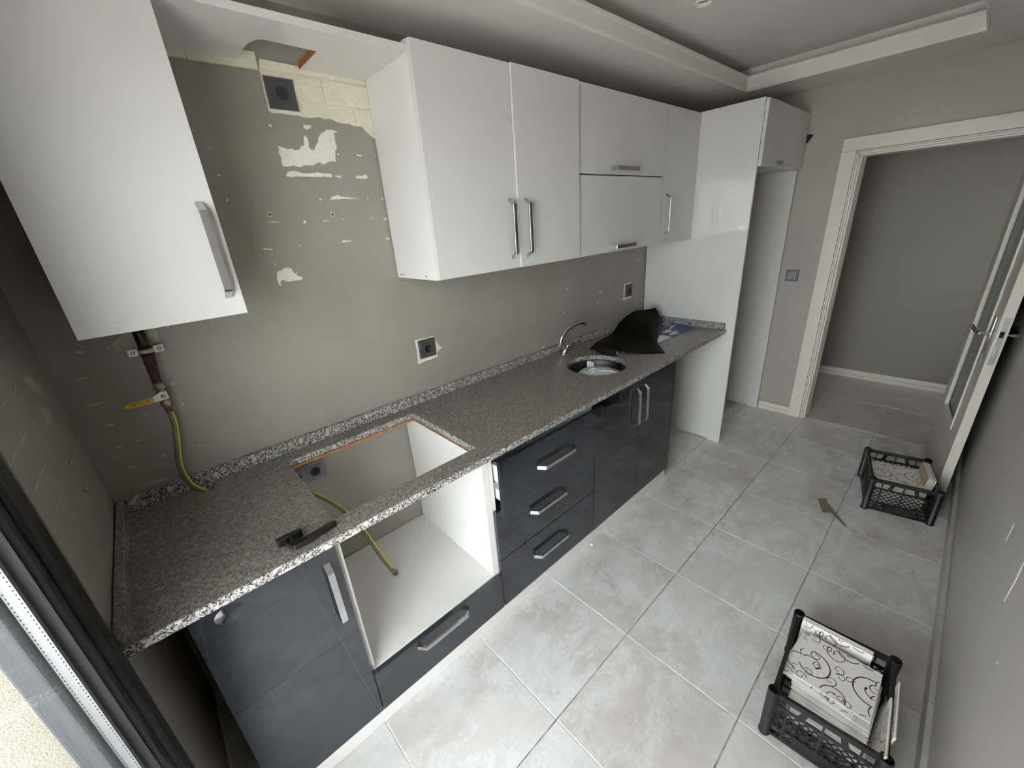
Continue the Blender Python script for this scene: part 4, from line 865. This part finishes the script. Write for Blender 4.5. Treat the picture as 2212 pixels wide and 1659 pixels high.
# ------------------------------------------------------------------ crates full of left-over wall tiles
def crate(name, label, loc, rot, L, W, H):
    c = thing(name, label, 'crate', loc, rot, 'black fruit crates of left-over tiles')
    hx, hy = L/2, W/2
    for sx in (-1, 1):
        for sy in (-1, 1):
            bm = B(); x, y = sx*hx, sy*hy
            add_lathe(bm, [(.0135, H), (.0168, H), (.0175, H-.004), (.0155, .012), (.0175, .010), (.0175, .0), (.0001, .0), (.0001, .006), (.0125, H-.03)], 18, (x, y, 0), 'z', True); obj('corner_post', bm, 'black_plastic', c, False)
    bm = B()
    for sy in (-1, 1): add_box(bm, -hx, hx, sy*hy-.006, sy*hy+.006, H-.024, H-.004, .002)
    for sx in (-1, 1): add_box(bm, sx*hx-.006, sx*hx+.006, -hy, hy, H-.024, H-.004, .002)
    obj('rim', bm, 'black_plastic', c, False)
    def side(a, b, nrm):
        a, b = Vector(a), Vector(b); up = Vector((0, 0, 1)); n = Vector(nrm); bm = B(); T = .004; Ls = (b-a).length
        P = lambda s, z: a+(b-a)*s+up*z
        zt, zm, zb = H-.02, H-.062, .056
        add_bar(bm, P(0, zm), P(1, zm), .010, .005, n); add_bar(bm, P(0, zb), P(1, zb), .006, .007, n); add_bar(bm, P(0, .010), P(1, .010), .014, .006, n)
        add_bar(bm, P(.25, .030), P(.75, .030), .046, .0025, n)
        for s in (.13, .5, .87): add_bar(bm, P(s, .01), P(s, zt), .005, .007, n)
        for s, q in ((.27, .035), (.73, -.035)): add_bar(bm, P(s-q*.6, zm), P(s+q, zt), .011, .004, n)
        for s in (.27+.06, .73-.06):   # rounded ends of the grip holes
            add_bar(bm, P(s-(.035 if s < .5 else -.035), zm+.004), P(s, zt-.003), .006, .004, n)
        step = .024; k = -int((zm-zb)/step)-1
        xs = 0
        while xs*step < Ls+(zm-zb):
            for sgn in (1, -1):
                x0 = xs*step-(zm-zb)*(sgn > 0)*1.0; x0 = xs*step-(zm-zb) if sgn > 0 else xs*step
                x1 = x0+sgn*(zm-zb); z0, z1 = zb, zm
                if x0 < 0: z0 += -x0; x0 = 0
                if x0 > Ls: z0 += x0-Ls; x0 = Ls
                if x1 < 0: z1 -= -x1; x1 = 0
                if x1 > Ls: z1 -= x1-Ls; x1 = Ls
                if z1-z0 > .006: add_bar(bm, P(x0/Ls, z0), P(x1/Ls, z1), .0035, T*.8, n)
            xs += 1
        xs = 0
        while xs*step < Ls:
            for s0, s1 in ((xs*step, xs*step+.036), (xs*step+.036, xs*step)):
                if s1 <= Ls and s0 <= Ls and (s0/Ls < .27 or s0/Ls > .73): add_bar(bm, P(s0/Ls, .014), P(s1/Ls, zb), .0035, T*.8, n)
            xs += 1
        obj('side_lattice', bm, 'black_plastic', c, False)
    e = .014
    side((-hx, -hy+e, 0), (-hx, hy-e, 0), (-1, 0, 0)); side((hx, -hy+e, 0), (hx, hy-e, 0), (1, 0, 0))
    side((-hx+e, -hy, 0), (hx-e, -hy, 0), (0, -1, 0)); side((-hx+e, hy, 0), (hx-e, hy, 0), (0, 1, 0))
    bm = B(); n = 11
    for i in range(n+1):
        x = -hx+.01+(L-.02)*i/n; add_box(bm, x-.003, x+.003, -hy+.005, hy-.005, .008, .012)
    for i in range(8):
        y = -hy+.01+(W-.02)*i/7; add_box(bm, -hx+.005, hx-.005, y-.003, y+.003, .008, .0118)
    obj('bottom_grid', bm, 'black_plastic', c, False)
    return c
NC, NA = Vector((1.544, -1.669, 0)), math.radians(3.3)
FC, FA = Vector((3.125, -1.665, 0)), math.radians(11.6)
crate('plastic_crate', 'black plastic lattice crate of scroll tiles nearest the camera, by the grey wall', NC, NA, .356, .267, .212)
crate('plastic_crate', 'black plastic lattice crate of scroll tiles standing by the open door', FC, FA, .356, .267, .205)
TS, TT = .198, .0073
def tile_body():
    bm = B(); h = TS/2
    add_box(bm, -h, h, -h, h, .0032, TT, .0012, 0); add_box(bm, -h+.0045, h-.0045, -h+.0045, h-.0045, 0, .0033, 0, 1)
    for f in bm.faces:
        if f.calc_center_median().z < .0031: f.material_index = 1
    me = bpy.data.meshes.new('scroll_tile'); bm.to_mesh(me); bm.free(); me.materials.append(MATS['glazed_tile']); me.materials.append(MATS['tile_bisque']); return me
def scroll_mesh():
    """brown scrollwork print, thin ribbons just above the glaze; each stroke is a curve that winds into a spiral"""
    S = [(-.22, -.47, 100, -1, .235, 500, .020), (-.22, -.47, 140, 1, .13, 420, .016), (-.10, -.44, 20, -1, .085, 400, .014), (.03, -.22, 10, 1, .055, 380, .013),
         (.17, .36, -80, -1, .235, 520, .021), (.17, .36, 120, 1, .07, 400, .013), (.00, .02, -100, 1, .075, 400, .013), (-.02, .02, -10, -1, .06, 380, .012), (-.02, .30, 130, 1, .06, 400, .012),
         (-.49, .14, 15, -1, .16, 500, .017), (-.28, .02, -70, 1, .07, 400, .013), (-.42, .33, 10, 1, .07, 400, .013), (-.26, .40, -30, -1, .06, 400, .012), (-.46, -.14, 10, -1, .06, 400, .012), (-.46, -.16, -40, 1, .05, 380, .011),
         (.49, -.22, 170, -1, .15, 500, .018), (.49, -.22, 215, 1, .11, 440, .015), (.20, -.46, 95, 1, .075, 400, .014), (.20, -.46, 35, -1, .075, 400, .013), (.46, .20, 140, 1, .13, 460, .015), (.46, .20, -120, -1, .065, 400, .012), (.40, .46, -130, 1, .07, 400, .012), (-.44, -.44, 80, 1, .07, 400, .012)]
    bm = B()
    for x, y, a, ch, r0, tot, w in S:
        th = math.radians(a); n = 34; pts = []
        for i in range(n+1):
            t = i/n; pts.append((x, y, th)); r = r0*(1-t)**.75+r0*.16
            dth = math.radians(tot)/n; th += ch*dth; x += math.cos(th)*r*dth; y += math.sin(th)*r*dth
        prev = None
        for i, (px, py, h) in enumerate(pts):
            t = i/n; ww = w*(.55-.22*t) if t < .9 else w*.72
            nx, ny = -math.sin(h)*ww, math.cos(h)*ww
            ok = abs(px)+ww < .497 and abs(py)+ww < .497
            vs = [bm.verts.new((u*TS, v*TS, TT+.00025)) for u, v in ((px+nx, py+ny), (px-nx, py-ny))]
            if prev and ok and pok: bm.faces.new((prev[0], prev[1], vs[1], vs[0]))
            prev, pok = vs, ok
    bmesh.ops.delete(bm, geom=[v for v in bm.verts if not v.link_faces], context='VERTS')
    for f in bm.faces:
        f.normal_update()
        if f.normal.z < 0: f.normal_flip()
    me = bpy.data.meshes.new('scroll_print'); bm.to_mesh(me); bm.free(); me.materials.append(MATS['scroll_brown']); return me
TM, SM = tile_body(), scroll_mesh()
def tile(mat, label, group, printed=False):
    o = bpy.data.objects.new('scroll_tile', TM); COL.objects.link(o); o.matrix_world = mat; WM[o.name] = mat; tag(o, label, 'tile', group, 'thing')
    if printed:
        s = bpy.data.objects.new('scroll_print', SM); COL.objects.link(s); s.parent = o
    return o
T_, RZ, RX, RY = Matrix.Translation, (lambda a: Matrix.Rotation(math.radians(a), 4, 'Z')), (lambda a: Matrix.Rotation(math.radians(a), 4, 'X')), (lambda a: Matrix.Rotation(math.radians(a), 4, 'Y'))
rnd = random.Random(12)
ORD = 'first second third fourth fifth sixth seventh eighth ninth tenth eleventh twelfth thirteenth fourteenth fifteenth sixteenth seventeenth eighteenth nineteenth twentieth twenty-first twenty-second twenty-third twenty-fourth'.split()
# near crate, flat stack
zt = .013; NS = 24
for i in range(NS):
    top_ = i == NS-1; sec = i in (NS-2,)
    if top_: x, y, a = 1.5595, -1.6715, -1.0
    elif i == NS-2: x, y, a = 1.548, -1.641, -6.0
    elif i == NS-3: x, y, a = 1.549, -1.645, -5.0
    else: x, y, a = 1.556-.0012*(NS-i)*.6+rnd.uniform(-.003, .003), -1.6745-.0008*(NS-i)*.5+rnd.uniform(-.004, .004), -1.0+rnd.uniform(-2, 2)
    lab = 'white scroll-patterned tile lying on top of the stack in the nearest crate' if top_ else 'scroll tile turned askew just under the top tile in the nearest crate' if sec else ('lowest white tile of the flat stack in the nearest crate' if i == 0 else 'white tile, %s from the top of the flat stack in the nearest crate' % ORD[NS-1-i])
    tile(T_((x, y, zt)) @ RZ(a), lab, 'tiles stacked in the nearest crate', top_ or sec); zt += TT+.0004
# near crate, on edge at the far end
for i in range(3):
    m = T_((1.689+.0080*i, -1.640, .016+TS/2)) @ RZ(1.5) @ RY(-85)
    tile(m, ['scroll tile standing on edge behind the stack in the nearest crate', 'second white tile on edge at the far end of the nearest crate', 'rearmost white tile on edge against the end of the nearest crate'][i], 'tiles on edge in the nearest crate', i == 0)
# near crate, leaning out against the wall side
for i, (x, lab) in enumerate(((1.468, 'scroll tile leaning on the wall side of the nearest crate, beside the stack'), (1.530, 'outer tile leaning against the wall side rim of the nearest crate'))):
    m = T_((x, -1.7915-.009*i, .024+TS/2+.012*i)) @ RZ(3.3) @ RX(96 if i == 0 else 96)
    tile(m @ RX(180) @ T_((0, 0, -TT)), lab, 'tiles leaning in the nearest crate', True)
# far crate
zt = .013; NF = 20
for i in range(NF):
    top_ = i == NF-1; sec = i == NF-2
    x, y, a = (3.1155, -1.648, 10.5) if top_ else (3.145, -1.656, 11.5) if sec else (3.112+rnd.uniform(-.006, .004), -1.645+rnd.uniform(-.005, .005), 11+rnd.uniform(-2.5, 2.5))
    lab = 'scroll tile lying on top of the stack in the crate by the door' if top_ else 'scroll tile peeping out under the top tile in the crate by the door' if sec else ('lowest white tile of the flat stack in the crate by the door' if i == 0 else 'white tile, %s from the top of the flat stack in the crate by the door' % ORD[NF-1-i])
    tile(T_((x, y, zt)) @ RZ(a), lab, 'tiles stacked in the crate by the door', top_ or sec); zt += TT+.0003
for i in range(4):
    m = T_((3.165-.003*i, -1.748-.0080*i+.004, .018+TS/2)) @ RZ(11.6) @ RX(98)
    tile(m, ['tile on edge with its beige back showing in the crate by the door', 'second tile on edge in the crate by the door', 'third tile on edge in the crate by the door', 'outermost tile on edge in the crate by the door'][i], 'tiles on edge in the crate by the door', False)

# ------------------------------------------------------------------ small things
tp = thing('tape_scrap', 'torn strip of brown adhesive tape lying on the floor tiles', 'tape', (2.79, -1.42, 0))
bm = B(); add_prism(bm, [(2.845, -1.368), (2.882, -1.404), (2.83, -1.418), (2.764, -1.445), (2.745, -1.442), (2.727, -1.416)], 'z', .0006, .0022); obj('blade', bm, 'brown_tape', tp)
bm = B(); add_prism(bm, [(2.835, -1.410), (2.842, -1.415), (2.674, -1.538), (2.668, -1.530), (2.76, -1.44)], 'z', .0023, .0034); obj('strip', bm, 'brown_tape', tp)
bm = B(); add_lathe(bm, [(.0001, 0), (.0075, 0), (.0075, .008), (.0055, .011), (.0001, .011)], 14, (1.642, -.622, .0003)); tag(obj('screw_cap', bm, 'white_film'), 'tiny white screw cap on the floor in front of the plinth', 'cap')
tag(obj('film_scrap', grid_mesh([[Vector((3.13+.035*i/5, -1.885+.020*j/3, .001+.008*abs(math.sin(i*1.9+j*2.3)))) for j in range(4)] for i in range(6)]), 'clear_scrap'), 'small crinkled clear film scrap on the floor by the far crate', 'scrap')
bm = B(); add_prism(bm, [(-.708, 2.072), (-.737, 2.064), (-.735, 2.055), (-.722, 2.035), (-.712, 2.018), (-.704, 2.020), (-.700, 2.05)], 'x', 3.9445, XR+.0002)
bmesh.ops.subdivide_edges(bm, edges=bm.edges[:], cuts=1)
for v in bm.verts: v.co.x -= .012*max(0, 1-abs(v.co.y+.718)/.02)*(v.co.x < 3.95)
tag(obj('patterned_scarf', bm, 'patterned_cloth'), 'dark purple patterned cloth scrap peeping out beside the top cupboard', 'cloth')
